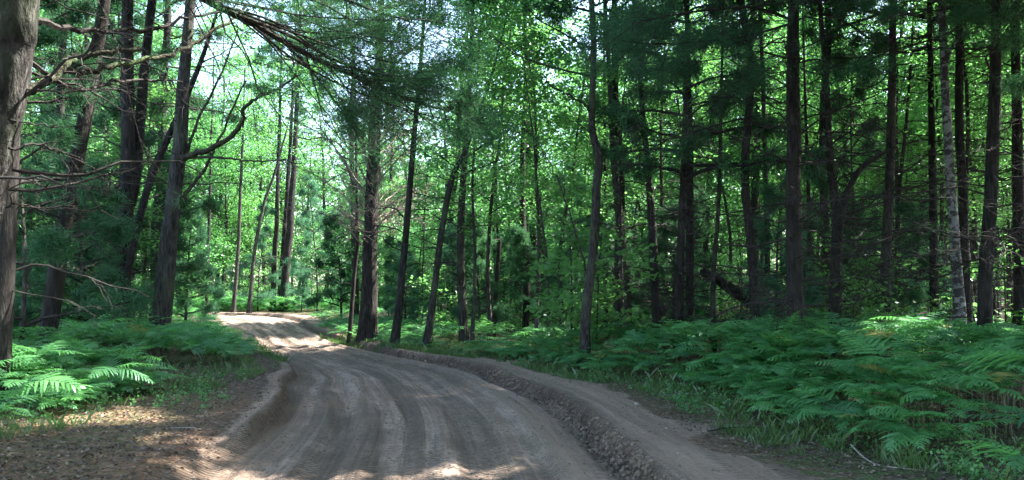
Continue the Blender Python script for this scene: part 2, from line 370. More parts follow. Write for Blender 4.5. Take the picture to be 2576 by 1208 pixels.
# ------------------------------------------------------------------ where the canopy stays open: (x, y, radius) of sunlit places
def gp(px, py, z=0.0):
    r = ray(px, py); k = (z-CAMH)/r[2]; return np.array([r[0]*k, r[1]*k, z])
SUNLIT = [(gp(650, 802), 1.6), (gp(760, 800), 1.3), (at(690, 775, 45.5), 2.4), (at(580, 775, 45), 2.0), (at(800, 778, 45), 2.0), (at(720, 770, 49), 2.0),
          (gp(960, 1195), .36), (gp(700, 1200), .32), (gp(840, 1202), .32), (gp(560, 1192), .28), (gp(1080, 1190), .3), (gp(1230, 1180), .22), (gp(1320, 1176), .15),
          (gp(330, 1085), .25), (gp(450, 1130), .2), (gp(210, 1055), .2),
          (at(330, 950, 9.6), .24), (at(250, 930, 9.8), .12), (at(130, 885, 10), .18), (at(60, 870, 10.5), .14),
          (at(960, 370, 22.6), .5), (at(10, 440, 6.2), .35), (at(50, 40, 6.2), .35), (at(2495, 740, 14), .2), (at(2005, 420, 14), .2), (at(1165, 815, 22), .3),
          (at(800, 520, 42), 1.5), (at(780, 650, 44), 1.5), (at(650, 700, 45), 1.5), (at(1330, 170, 38), 2.5),
          (gp(850, 858), .35), (gp(700, 850), .3), (gp(1040, 990), .16), (gp(1230, 965), .2), (gp(1790, 1165), .2),
          (at(2250, 930, 11), .18), (at(2480, 850, 12), .5), (at(2150, 870, 12), .35), (at(2300, 880, 10), .25), (at(1950, 900, 11), .22), (at(1700, 900, 13), .3), (at(1400, 880, 17), .4), (at(2050, 960, 9.5), .15), (at(1250, 870, 19), .35)]
def open_to_sun(P, pad=.0):
    """True where a blob centred at P (radius pad) would shade none of the sunlit places"""
    P = np.atleast_2d(P); ok = np.ones(len(P), bool)
    for c, r in SUNLIT:
        d = P-c; al = d@SUN; perp = np.linalg.norm(d-al[:, None]*SUN, axis=1)
        ok &= ~((al > .8) & (perp < r+pad*(1.0 if r >= 1 else .5)))
    return ok

# ------------------------------------------------------------------ plant helpers
def unit(v): return v/(np.linalg.norm(v, axis=-1, keepdims=True)+1e-9)
def curves(start, d, length, n=5, droop=0.0, wob=.08):
    start = np.atleast_2d(start); d = unit(np.atleast_2d(d)); m = len(start)
    length = np.broadcast_to(np.asarray(length, float), (m,)); u = np.linspace(0, 1, n)
    P = start[:, None]+d[:, None]*length[:, None, None]*u[None, :, None]
    P[..., 2] -= np.broadcast_to(droop, (m,))[:, None]*length[:, None]*u**2
    W = np.cumsum(rng.normal(0, 1, (m, n, 3)), 1)*wob*length[:, None, None]/n; W[:, 0] = 0
    return P+W
def side_dirs(t, k, ang, flat=.35):
    """directions leaving tangent t at about ang radians"""
    r = rng.normal(0, 1, (k, 3)); r[:, 2] *= flat; t = np.broadcast_to(t, (k, 3))
    r = unit(r-(r*t).sum(1, keepdims=True)*t)
    return unit(t*math.cos(ang)+r*math.sin(ang))
def sample_on(P, u):
    """points and tangents on polyline P [n,3] at fractions u"""
    n = len(P)-1; f = np.clip(u*n, 0, n-1e-4); i = f.astype(int); a = (f-i)[:, None]
    return P[i]*(1-a)+P[i+1]*a, unit(P[i+1]-P[i])
def needles(G, C, ax, per=18, ln=.11, wd=.006, spread=.9):
    k = len(C)
    if not k: return
    C = np.repeat(C, per, 0); ax = np.repeat(unit(ax), per, 0); m = len(C)
    d = unit(ax*.8+rng.normal(0, spread, (m, 3))); L = ln*rng.uniform(.7, 1.2, m)[:, None]
    sidev = unit(np.cross(d, rng.normal(0, 1, (m, 3))))*wd
    base = C+rng.normal(0, ln*.42, (m, 3))
    V = np.stack([base-sidev, base+sidev, base+d*L], 1).reshape(-1, 3)
    G.add(V, T=np.arange(m*3).reshape(-1, 3), rnd=np.repeat(np.clip(np.repeat(rng.random(k), per)*.7+rng.random(m)*.3, 0, 1), 3))
def leaves(G, C, size=.1, flat=.55, rnd=None):
    m = len(C)
    if not m: return
    nrm = rng.normal(0, flat, (m, 3)); nrm[:, 2] += 1; nrm = unit(nrm)
    a = unit(np.cross(nrm, rng.normal(0, 1, (m, 3)))); b = np.cross(nrm, a)
    L = size*rng.uniform(.6, 1.25, m)[:, None]; wv = L*.34
    V = np.stack([C-a*L*.5, C+b*wv-a*L*.05, C+a*L*.5-nrm*L*.08, C-b*wv-a*L*.05], 1).reshape(-1, 3)
    if rnd is None: rnd = rng.random(m)
    G.add(V, Q=np.arange(m*4).reshape(-1, 4), rnd=np.repeat(rnd, 4))
def dead_limbs(G, tp, rad, zr, count, lmax, up=0.15, dens=1.0, az=None, r0=.016):
    """bare side limbs with twigs on trunk polyline tp (heights zr relative to the world)"""
    z = tp[:, 2]
    for k in range(count):
        h = rng.uniform(*zr); i = int(np.clip(np.searchsorted(z, h)-1, 0, len(tp)-2)); f = (h-z[i])/(z[i+1]-z[i]+1e-6)
        p = tp[i]*(1-f)+tp[i+1]*f
        a = rng.uniform(0, 2*math.pi) if az is None else rng.normal(az[0], az[1])
        d = np.array([math.sin(a), math.cos(a), rng.normal(up, .12)])
        L = lmax*rng.uniform(.35, 1.0)
        P = curves(p, d, L, 9, rng.normal(.12, .1), .25)[0]
        G.tubes(P, np.linspace(r0*L/lmax*rng.uniform(.7, 1.3)+.004, .0025, 9), 4)
        n2 = max(2, int(L*5*dens)); u = np.sort(rng.uniform(.12, .97, n2)); q, t = sample_on(P, u)
        d2 = side_dirs(t, n2, .85, .5); l2 = L*rng.uniform(.12, .42, n2)*(1.1-u*.7)
        P2 = curves(q, d2, l2, 5, rng.uniform(-.1, .25, n2), .35)
        G.tubes(P2, np.linspace(.006, .0018, 5)[None]*np.ones((n2, 1)), 3)
        n3 = int(n2*3*dens); ii = rng.integers(0, n2, n3); jj = rng.integers(1, 4, n3)
        q3 = P2[ii, jj]; t3 = unit(P2[ii, jj+1]-P2[ii, jj])
        d3 = side_dirs(t3, n3, .8, .7); P3 = curves(q3, d3, l2[ii]*rng.uniform(.25, .6, n3), 3, .05, .3)
        G.tubes(P3, np.linspace(.0035, .0013, 3)[None]*np.ones((n3, 1)), 3)
def bough(Gw, Gn, P, r0, nd=1.0, start=.3, fan=.8, twl=.42, per=18, ln=.10, wd=.004, sides=6, check=False):
    """living pine bough along polyline P: side twigs fanned flat, tufts of needles at their ends"""
    Ltot = np.linalg.norm(np.diff(P, axis=0), axis=1).sum(); n = len(P)
    Gw.tubes(P, np.linspace(r0, r0*.2+.002, n), sides)
    n2 = max(4, int(Ltot*6.5*nd)); u = np.sort(rng.uniform(start*.5, 1, n2)); q, t = sample_on(P, u)
    d2 = side_dirs(t, n2, .75, .28); l2 = Ltot*twl*rng.uniform(.45, 1.1, n2)*(1.15-u*.75)
    P2 = curves(q, d2, l2, 6, rng.uniform(0, .25, n2), .22)
    Gw.tubes(P2, np.linspace(r0*.18+.002, .0018, 6)[None]*np.ones((n2, 1)), 3)
    n3 = int(n2*8); ii = rng.integers(0, n2, n3); jj = rng.integers(1, 5, n3)
    q3 = P2[ii, jj]; t3 = unit(P2[ii, jj+1]-P2[ii, jj]); d3 = side_dirs(t3, n3, .7, .35)
    P3 = curves(q3, d3, np.clip(l2[ii]*.4, .12, .5)*rng.uniform(.5, 1.1, n3), 3, 0.05, .2)
    Gw.tubes(P3, np.linspace(.003, .0014, 3)[None]*np.ones((n3, 1)), 3)
    keep = rng.random(n3) < np.clip((u[ii]-start)/(1-start)*2+.15, 0, 1)
    tips = P3[keep]; C = np.concatenate([tips[:, 2], tips[:, 1], P2[:, -1]]); ax = np.concatenate([tips[:, 2]-tips[:, 0]]*2+[P2[:, -1]-P2[:, -2]])
    if check:
        ok = open_to_sun(C, .5); C = C[ok]; ax = ax[ok]
    needles(Gn, C, ax, per, ln, wd)

def trunk_line(pix, D, top, lean=None, lod=.35):
    """picture trace -> world polyline + radii. pix = [(px, py, width px)], lowest first; D one distance or (low, high)"""
    D0, D1 = (D, D) if np.isscalar(D) else D
    n = len(pix); pts = []; rad = []
    for k, (px, py, wpx) in enumerate(pix):
        d = D0+(D1-D0)*k/max(1, n-1); pts.append(at(px, py, d)); rad.append(wpx*d/F/2*.87)
    pts = np.array(pts); rad = np.array(rad)
    d = unit(pts[1]-pts[0]) if n > 1 else np.array([0, 0, 1.])
    if lean is not None: d = unit(np.array(lean, float))
    z0 = -.15
    base = pts[0]+d*((z0-pts[0][2])/d[2])
    base[2] = z0+float(hgt(base[0], base[1])[0])
    P = np.vstack([base, pts]); Rr = np.concatenate([[rad[0]*1.04], rad])
    if top > P[-1][2]:
        e = unit(P[-1]-P[-2]); k = max(2, int((top-P[-1][2])/3)); r_e = Rr[-1]
        for i in range(1, k+1):
            e = unit(e*.8+np.array([0, 0, 1])*.25); P = np.vstack([P, P[-1]+e*(top-pts[-1][2])/k]); Rr = np.append(Rr, r_e*(1-i/k*.85))
    # refine
    Pf = catmull(np.column_stack([P, Rr]), 8)
    seg = np.concatenate([[0], np.cumsum(np.linalg.norm(np.diff(Pf[:, :3], axis=0), axis=1))])
    m = int(seg[-1]/lod)+2; q = np.linspace(0, seg[-1], m)
    out = np.column_stack([np.interp(q, seg, Pf[:, c]) for c in range(4)])
    out[:, 3] = np.clip(out[:, 3], .008, None)
    out[:, 0] += fbm(q*.6, q*0+px*.1, 3, 3)*out[:, 3]*.7*sst(0, 1, q); out[:, 1] += fbm(q*.6, q*0+px*.3, 3, 9)*out[:, 3]*.7
    out[:, 3] *= 1+.35*np.exp(-q/.30)
    return out[:, :3], out[:, 3], base
def trunk_mesh(G, P, Rd, sides=14):
    n = len(P); k = np.arange(n)[:, None]; th = np.arange(sides)[None]/sides*2*math.pi
    tan = unit(np.gradient(P, axis=0)); a = unit(np.cross(tan, [0, 1., 0])); b = np.cross(tan, a)
    ph = rng.random()*6
    flare = 1+.22*np.exp(-k*.35/.5)*np.sin(th*5+ph)
    rr = Rd[:, None]*flare*(1+.12*(vnoise(th*3/1.0+k*.05, k*.30+ph*7, 4)-.5)+.03*(rng.random((n, sides))-.5))
    V = P[:, None]+rr[..., None]*(np.cos(th)[..., None]*a[:, None]+np.sin(th)[..., None]*b[:, None])
    i = np.arange(n-1)[:, None]*sides; j = np.arange(sides)[None]; j2 = (j+1) % sides
    Q = np.stack([i+j, i+j2, i+sides+j2, i+sides+j], -1).reshape(-1, 4)
    G.add(V.reshape(-1, 3), Q)
    G.add(np.vstack([V[-1], P[-1]+tan[-1]*Rd[-1]]), T=[[q, (q+1) % sides, sides] for q in range(sides)])

def leaf_crown(Gw, Gn, tp, tr, z0, z1, rad, ncl, per=55, size=.10, csize=.6, check=True):
    """broadleaf crown: limbs from the trunk, flat sprays of leaves"""
    z = tp[:, 2]; H = z1-z0
    k = rng.random(ncl)**.8; hz = z0+H*k; prof = np.sin(np.clip((k*.85+.12), 0, 1)*math.pi)**.6
    az = rng.uniform(0, 2*math.pi, ncl); rr = rad*prof*rng.uniform(.15, 1, ncl)**.6
    cx = np.interp(hz, z, tp[:, 0]); cy = np.interp(hz, z, tp[:, 1])
    C = np.stack([cx+rr*np.sin(az), cy+rr*np.cos(az), hz], 1)
    if check: 
        ok = open_to_sun(C, csize*1.2); C = C[ok]; rr = rr[ok]; hz = hz[ok]
    m = len(C)
    if m == 0: return
    # one limb for every few sprays
    pick = rng.permutation(m)[:max(3, m//4)]
    st = np.stack([np.interp(hz[pick]-rr[pick]*.55, z, tp[:, c]) for c in range(3)], 1)
    u = np.linspace(0, 1, 7)[None, :, None]; E = C[pick]
    mid = (st+E)/2; mid[:, 2] += -.05*rr[pick]; mid += rng.normal(0, .12, mid.shape)*rr[pick, None]*.5
    P = st[:, None]*(1-u)**2+2*mid[:, None]*u*(1-u)+E[:, None]*u**2
    P += rng.normal(0, .03, P.shape)*np.sin(u*math.pi)
    r_s = np.clip(np.interp(st[:, 2], z, tr)*.35, .008, .09)
    Gw.tubes(P, r_s[:, None]*np.linspace(1, .12, 7)[None]+.002, 4)
    # twigs
    d = unit(rng.normal(0, 1, (m, 3))*[1, 1, .3]); Gw.tubes(curves(C-d*csize*.6, d, csize*1.3, 4, .1, .3), np.full((m, 1), 1)*np.linspace(.006, .0015, 4)[None], 3)
    off = rng.normal(0, 1, (m*per, 3))*[csize*.5, csize*.5, csize*.17]
    CC = np.repeat(C, per, 0)+off; CC[:, 2] -= (off[:, 0]**2+off[:, 1]**2)*.25
    r0 = np.repeat(rng.random(m), per); leaves(Gn, CC, size, .5, np.clip(r0*.55+rng.random(len(CC))*.45, 0, 1))
def pine_crown(Gw, Gn, tp, tr, z0, z1, rad, nb, per=9, ln=.17, wd=.014, check=True, up=.15, nd=.55, drooping=.12):
    z = tp[:, 2]
    for k in range(nb):
        f = (k+rng.random())/nb; h = z0+(z1-z0)*f; p = np.array([np.interp(h, z, tp[:, c]) for c in range(3)])
        a = k*2.4+rng.normal(0, .4); L = rad*(1-f*.8)*rng.uniform(.65, 1.1)
        P = curves(p, [math.sin(a), math.cos(a), up+f*.4], L, 7, drooping, .12)[0]
        bough(Gw, Gn, P, .012+.012*L, nd, .3, twl=.32, per=per, ln=ln, wd=wd, sides=4, check=check)

# ------------------------------------------------------------------ the trees one can tell apart
TREES = {}
def tree(label, pix, D, top, name='pine_tree', cat='pine tree', bark=M_PINE, crown='pine', cz=None, crad=2.6, dead=0, dz=(1, 7), dl=2.2, dup=.12, dd=1.0,
         limbs=(), boughs=(), group=None, ncl=60, leafmat=None, csize=.6, lsize=.11, lod=.35, daz=None, forks=(), needle=M_NEED, twigmat=M_TWIG, dr=.016):
    P, Rd, base = trunk_line(pix, D, top, lod=lod)
    root = thing(name, label, cat, tuple(base), group=group)
    G = Geo(); trunk_mesh(G, P, Rd, 16 if Rd[2] > .1 else 9)
    for fp, fD in forks:                                        # second stems
        n = len(fp); q = np.array([at(a, b, fD[0]+(fD[1]-fD[0])*i/(n-1)) for i, (a, b, c) in enumerate(fp)])
        r = np.array([c*fD[0]/F/2 for a, b, c in fp]); qq = catmull(np.column_stack([q, r]), 6)
        trunk_mesh(G, qq[:, :3], qq[:, 3], 9)
    link('trunk', G.mesh('trunk', bark, True, base), root)
    Gw = Geo(); Gn = Geo()
    if dead: dead_limbs(Gw, P, Rd, dz, dead, dl, dup, dd, daz, dr)
    for lp, lD, r0, r1, dens in limbs:                          # traced bare limbs
        n = len(lp); q = np.array([at(a, b, lD[0]+(lD[1]-lD[0])*i/(n-1)) for i, (a, b) in enumerate(lp)])
        qq = catmull(q, 6); qq += rng.normal(0, .012, qq.shape); G2 = Gw
        if r0 > .03: 
            G3 = Geo(); G3.tubes(qq, np.linspace(r0, r1, len(qq)), 8, rough=.15); link('limb', G3.mesh('limb', M_MOSSY if bark is not M_BIRCH else bark, True, base), root)
        else: Gw.tubes(qq, np.linspace(r0, r1, len(qq)), 5)
        L = np.linalg.norm(np.diff(qq, axis=0), axis=1).sum(); n2 = int(L*5*dens)
        if n2:
            u = rng.uniform(.15, 1, n2); a, t = sample_on(qq, u); d2 = side_dirs(t, n2, .8, .7); l2 = rng.uniform(.15, .55, n2)*min(1.6, L*.4)
            P2 = curves(a, d2, l2, 6, rng.uniform(-.1, .3, n2), .35); Gw.tubes(P2, np.linspace(.008, .002, 6)[None]*np.ones((n2, 1)), 3)
            n3 = n2*4; ii = rng.integers(0, n2, n3); jj = rng.integers(1, 5, n3)
            P3 = curves(P2[ii, jj], side_dirs(unit(P2[ii, jj+1]-P2[ii, jj]), n3, .8, .8), l2[ii]*rng.uniform(.25, .6, n3), 4, .1, .4)
            Gw.tubes(P3, np.linspace(.0035, .0014, 4)[None]*np.ones((n3, 1)), 3)
    for bp, bD, r0, nd, st in boughs:
        n = len(bp); q = np.array([at(a, b, bD[0]+(bD[1]-bD[0])*i/(n-1)) for i, (a, b) in enumerate(bp)])
        bough(Gw, Gn, catmull(q, 5), r0, min(nd, 1.0), st*.6 if st < .6 else st, twl=.5 if st < .6 else .34, ln=.12, wd=.0034, per=18)
    if crown == 'pine':
        z0 = cz if cz else top*.5
        pine_crown(Gw, Gn, P, Rd, z0, top, crad*1.2, int(ncl*1.35), per=10)
    elif crown == 'leaf':
        leaf_crown(Gw, Gn, P, Rd, cz if cz else top*.45, top+1, crad, ncl, csize=csize, size=lsize)
    if Gw.V: tag(link('branchwork', Gw.mesh('branchwork', twigmat, False, base), root), kind='stuff')
    if Gn.V: link('crown', Gn.mesh('crown', leafmat or (needle if crown != 'leaf' else M_HARD), False, base), root)
    TREES[label] = (base, pix); return root

# left side
t1 = tree('huge rough pine trunk cut by the left edge, leaning in, with sunlit bark patches', [(-96, 720, 122), (-57, 560, 122), (-30, 400, 122), (12, 240, 124), (28, 100, 126), (38, 0, 130)], (6.4, 6.0), 15, bark=M_ROUGH,
     cz=6.3, crad=5, ncl=26, dead=5, dz=(2.0, 3.2), dl=2.0, daz=(1.2, .5), lod=.15,
     limbs=[([(20, 270), (60, 238), (120, 200), (165, 160), (190, 142), (262, 133), (350, 128)], (6.1, 7.0), .042, .018, .8),
            ([(118, 203), (160, 180), (215, 178), (310, 165), (430, 135), (540, 75), (620, 20)], (6.3, 8.5), .032, .014, .9),
            ([(70, 50), (200, 75), (380, 75), (470, 50), (600, 20)], (6.1, 8.5), .028, .012, 1.0),
            ([(60, 150), (190, 225), (300, 205), (400, 202), (460, 205)], (6.2, 8.5), .022, .008, 1.0),
            ([(20, 300), (120, 318), (205, 318)], (6.1, 6.6), .008, .003, 1.5),
            ([(20, 370), (110, 368), (190, 400), (260, 440), (300, 470)], (6.1, 6.9), .012, .003, 2.2),
            ([(-5, 545), (30, 520), (130, 525), (240, 530)], (6.2, 7.2), .010, .003, 1.8)],
     boughs=[([(20, -420), (170, -250), (330, -110), (520, 0), (640, 62), (790, 145), (930, 205), (1040, 255), (1130, 280)], (6.1, 10.0), .055, 1.0, .35),
             ([(640, 62), (760, 128), (880, 185), (1000, 205), (1080, 180)], (7.8, 9.6), .022, 1.3, .2),
             ([(600, 40), (720, 85), (850, 155), (960, 190), (1060, 210)], (7.6, 9.3), .022, 1.3, .2),
             ([(700, 95), (780, 175), (850, 265), (900, 340)], (8.0, 8.8), .014, 1.2, .35),
             ([(560, 15), (700, 60), (830, 150), (940, 222), (1060, 250), (1200, 262)], (7.4, 9.6), .013, .7, .75),
             ([(640, 70), (740, 150), (860, 215), (980, 262), (1120, 300), (1230, 300)], (7.6, 9.8), .012, .7, .7),
             ([(600, 30), (760, 90), (880, 130), (1010, 160), (1140, 150)], (7.4, 9.4), .012, .7, .7),
             ([(330, -110), (600, -90), (820, -20), (980, 40), (1090, 52)], (6.8, 10.0), .030, 1.2, .3),
             ([(540, 10), (640, -30), (800, 5), (900, 60), (1010, 95)], (7.5, 9.6), .022, 1.2, .3),
             ([(250, -160), (420, -90), (600, -60), (700, -40)], (6.6, 7.6), .03, 1.0, .3)])
tree('dark pine trunk behind the huge trunk at the left edge', [(5, 760, 60), (10, 640, 60), (22, 480, 52), (30, 300, 46)], 10, 14, cz=7, dead=22, dz=(1.5, 6), dl=2.2)
tree('dark leaning pine trunk rising from the ferns, nearest the left edge', [(118, 850, 50), (140, 720, 48), (168, 550, 44), (205, 330, 40), (240, 130, 36), (262, 0, 34)], 14, 15, cz=8, dead=26, dz=(2, 8), dl=2.6)
tree('dark pine splitting into two upright stems, left of the grey trunk', [(298, 790, 56), (305, 650, 52), (318, 500, 44), (322, 330, 38), (318, 100, 34), (322, 0, 30)], 19, 17, cz=9.5, dead=22, dz=(2, 9), dl=2.6,
     forks=[([(308, 560, 36), (336, 470, 30), (350, 330, 28), (366, 150, 24), (385, -20, 22)], (19, 19.5))])
tree('thin dark stem leaning right between the twin pine and the grey trunk', [(330, 640, 22), (352, 540, 22), (385, 430, 22), (430, 330, 18), (500, 170, 14)], (18.5, 19.5), 10, name='leaning_tree', cat='tree', crown='leaf', cz=7.5, ncl=24, bark=M_PINE)
tree('broad grey lichened trunk beside the left road bend with a big arched mossy limb', [(405, 800, 56), (418, 680, 50), (432, 560, 46), (446, 420, 42), (458, 250, 36), (475, 60, 30)], 18, 16, bark=M_PINE2, cz=9, dead=16, dz=(2, 9), dl=2.4,
     limbs=[([(455, 400), (490, 388), (540, 370), (590, 335), (612, 300), (612, 275), (650, 245), (700, 222), (752, 190)], (17.9, 17), .075, .022, .8),
            ([(445, 520), (480, 470), (515, 425), (560, 330), (620, 200)], (18, 18.6), .05, .02, .6),
            ([(450, 400), (530, 395), (590, 400), (640, 406), (700, 404), (760, 412)], (17.9, 16.8), .032, .012, .8),
            ([(440, 470), (500, 300), (560, 180), (600, 70)], (18, 18.4), .04, .015, .8)])
tree('small pale pole between the twin pine and the dark leaning pine', [(268, 770, 12), (272, 560, 11), (262, 300, 9)], 26, 12, name='slim_tree', cat='tree', bark=M_DEAD, crown='leaf', ncl=24, cz=8)  # pale bark colour stands in for sunlight on this trunk
# centre
tree('stout pine at the inside of the bend with a fan of bare upswept branches', [(925, 815, 52), (928, 640, 42), (934, 480, 38), (944, 330, 34), (952, 180, 26), (958, 40, 20)], 22, 17, bark=M_PINE, cz=9.0, crad=3.2, ncl=34, dead=75, dz=(2.6, 8.4), dl=3.6, dup=.85, dd=1.5, twigmat=M_SUNBARE, dr=.03,
     limbs=[(q_, (22.0, d_), .029, .006, 1.5) for q_, d_ in (([(930, 520), (860, 400), (790, 300), (740, 250)], 20.5), ([(932, 480), (880, 380), (830, 280), (800, 220)], 21.2), ([(930, 560), (850, 480), (770, 430), (715, 405)], 21.5), ([(934, 440), (900, 340), (870, 250)], 20.8),
            ([(936, 420), (952, 330), (985, 250), (1010, 200)], 21), ([(936, 480), (1000, 400), (1060, 340), (1100, 320)], 21.6), ([(932, 560), (1000, 500), (1070, 470)], 21), ([(930, 640), (860, 560), (800, 535), (750, 530)], 20.8), ([(934, 460), (915, 350), (920, 260)], 20.6), ([(932, 600), (980, 540), (1020, 530), (1070, 560)], 21), ([(930, 500), (820, 350), (700, 290)], 22.4))])
tree('thin dark stem hugging the left of the stout bend pine', [(882, 812, 13), (890, 700, 12), (900, 600, 10), (896, 420, 8)], 22.5, 10, name='slim_tree', cat='tree', crown='leaf', cz=6, ncl=26, dead=8, dl=1.4)
tree('slim dark pine just right of the stout bend pine, curving upward', [(998, 820, 24), (1010, 700, 20), (1022, 580, 19), (1034, 430, 17), (1050, 260, 14)], 20, 12, dead=30, dz=(1.5, 8), dl=2.2, dup=.35, cz=8.8, ncl=20, crad=2.2)
tree('slim leaning trunk with pale sunlit bark patches, second right of the bend pine', [(1078, 832, 22), (1094, 720, 20), (1112, 580, 18), (1136, 450, 17), (1160, 400, 14), (1178, 360, 12)], 19.5, 9, name='leaning_tree', cat='tree', bark=M_HBARK, crown='leaf', cz=4.6, ncl=40, crad=2.4, dead=10, dz=(2, 5), dl=1.8)
tree('straight mid-sized trunk with pale scarred foot, third right of the bend pine', [(1166, 828, 26), (1160, 700, 24), (1160, 560, 22), (1166, 440, 19), (1178, 250, 15)], 21, 15, bark=M_PINE2, dead=30, dz=(1.5, 9), dl=2.4, cz=9.8, crad=2.2, ncl=20)
tree('broken-off bare snag pole in the centre of the wood', [(1242, 822, 15), (1250, 700, 13), (1257, 600, 11), (1258, 594, 9)], 23, 3.0, name='dead_tree', cat='dead tree', crown=None, dead=5, dz=(1.5, 2.9), dl=.8)
tree('tall straight grey-brown trunk with a twin behind, in the bright centre gap', [(1298, 812, 18), (1306, 650, 17), (1318, 480, 15), (1325, 380, 13), (1330, 200, 10)], 29, 18, name='maple_tree', cat='hardwood tree', bark=M_HBARK, crown='leaf', cz=7.5, ncl=120, crad=3.5, leafmat=M_HARD2, forks=[([(1305, 780, 13), (1322, 600, 12), (1330, 420, 10), (1340, 250, 8)], (29.5, 29.5))])
tree('crooked dark hardwood with a kink halfway up, beside the ferns', [(1472, 880, 30), (1476, 770, 30), (1490, 660, 27), (1498, 560, 26), (1502, 470, 25), (1508, 400, 24), (1494, 345, 22), (1489, 300, 20), (1492, 220, 19), (1495, 120, 18), (1489, 0, 17)], 15, 15, name='oak_tree', cat='hardwood tree', bark=M_HBARK, crown='leaf', cz=6.2, crad=4, ncl=90, lod=.14, dead=5, dz=(2, 5.5), dl=1.2,
     limbs=[([(1490, 292), (1470, 262), (1440, 245), (1410, 228), (1385, 215), (1365, 190)], (15, 14.6), .028, .01, 1.2), ([(1494, 340), (1475, 325), (1455, 312)], (15, 14.8), .02, .008, 1.5),
            ([(1476, 690), (1450, 590), (1420, 500), (1388, 420), (1350, 355), (1320, 310)], (15.2, 15.0), .018, .006, .7)])
tree('leaning grey trunk just right of the crooked hardwood', [(1580, 838, 30), (1572, 700, 28), (1562, 600, 27), (1550, 480, 22), (1540, 330, 16)], 19, 13, bark=M_PINE2, dead=22, dz=(1, 7), dl=2.0, cz=7.5, ncl=22)
tree('thin dark pole between the crooked hardwood and the leaning grey trunk', [(1525, 820, 11), (1524, 600, 10), (1522, 400, 9)], 22, 12, name='slim_tree', cat='tree', crown='leaf', cz=7, ncl=30, dead=8, dl=1.2)
tree('dark pine trunk leaning left, in the shade left of the paired trunks', [(1656, 842, 30), (1648, 700, 27), (1640, 560, 23), (1628, 400, 18), (1616, 280, 14)], 18, 12, dead=34, dz=(1, 7), dl=2.4, cz=7.6, ncl=20)
tree('bushy low-branched dark pine beside the paired trunks, foliage half way down', [(1708, 850, 36), (1706, 760, 30), (1712, 650, 24), (1718, 480, 18)], 17, 9, dead=30, dz=(.6, 4), dl=2.0, cz=3.6, crad=2.4, ncl=26)
tree('dark straight pine, taller one of the paired trunks', [(1738, 850, 24), (1736, 600, 23), (1735, 400, 22), (1732, 200, 18), (1728, 0, 15)], 17.6, 16, dead=50, dz=(1, 8), dl=2.6, cz=7.6, ncl=30,
     boughs=[([(1732, 110), (1680, 85), (1610, 60), (1540, 50)], (17, 13.5), .02, 1.6, .1)])
tree('slim pale-flecked stem left of the fallen log', [(1796, 846, 16), (1795, 700, 14), (1806, 540, 12), (1812, 350, 10)], 17, 10, name='slim_tree', cat='tree', bark=M_HBARK, crown='leaf', cz=6, ncl=30, dead=10, dl=1.3)
# right side
tree('largest dark pine of the stand, straight, with tiers of dead twigs', [(2002, 838, 52), (2000, 650, 46), (1998, 480, 43), (1997, 300, 40), (1995, 120, 35), (1997, 0, 32)], 14, 16, dead=80, dz=(.8, 7.2), dl=3.4, dup=.1, cz=6.6, crad=3.6, ncl=30, dd=1.1,
     limbs=[([(1990, 410), (1930, 385), (1840, 345), (1740, 315), (1640, 312), (1570, 330)], (13.9, 12), .018, .005, 1.2), ([(1990, 270), (1900, 235), (1800, 210), (1720, 215)], (13.9, 13), .016, .005, 1.2),
            ([(2010, 340), (2080, 290), (2200, 240), (2300, 190)], (13.9, 13.5), .018, .006, 1.2), ([(2012, 560), (2100, 520), (2200, 500), (2330, 495)], (13.9, 13.5), .016, .005, 1.2)],
     boughs=[([(1992, 50), (1900, 20), (1790, 25), (1680, 40), (1590, 60)], (14, 11.5), .028, 2.0, .1), ([(1990, 60), (1880, 90), (1760, 105), (1640, 110), (1550, 100)], (14, 12), .025, 2.2, .1),
             ([(1992, 150), (1900, 130), (1800, 150), (1700, 160)], (14, 12.4), .02, 2.0, .15),
             ([(2000, 160), (2060, 150), (2130, 175), (2200, 165)], (13.8, 12.6), .02, 2.0, .0), ([(1996, 230), (1960, 205), (1930, 190), (1890, 190)], (13.8, 12.6), .018, 1.8, .1),
             ([(2000, 10), (2080, -10), (2180, 10), (2260, 20)], (14, 12), .02, 1.6, .1)])
tree('slim pine forking low, right of the largest pine, with upswept dead boughs', [(2102, 835, 36), (2104, 700, 33), (2106, 560, 30), (2092, 450, 22), (2084, 330, 18), (2080, 200, 16), (2062, 0, 13)], 16, 13, dead=40, dz=(1, 6), dl=2.6, dup=.4, cz=7, ncl=22,
     forks=[([(2106, 600, 22), (2125, 500, 18), (2170, 420, 13), (2250, 370, 8)], (16, 15.5))])
tree('smooth straight pine between the largest pine and the white-barked birch', [(2228, 828, 32), (2228, 650, 29), (2236, 480, 27), (2242, 300, 24), (2245, 100, 20), (2245, 0, 18)], 17, 17, bark=M_PINE2, dead=50, dz=(1, 8.5), dl=2.8, dup=.2, cz=7.5, ncl=26)
tree('thinner dark companion standing against the smooth straight pine', [(2258, 828, 17), (2258, 640, 14), (2262, 480, 12), (2280, 300, 9)], 20, 12, name='slim_tree', cat='tree', crown='pine', cz=7, ncl=14, crad=1.6, dead=20, dl=1.6)
tree('medium dark pine just left of the white-barked birch', [(2354, 825, 26), (2350, 600, 23), (2346, 400, 20), (2342, 200, 16)], 18, 15, dead=45, dz=(1, 8), dl=2.4, cz=7, ncl=24)
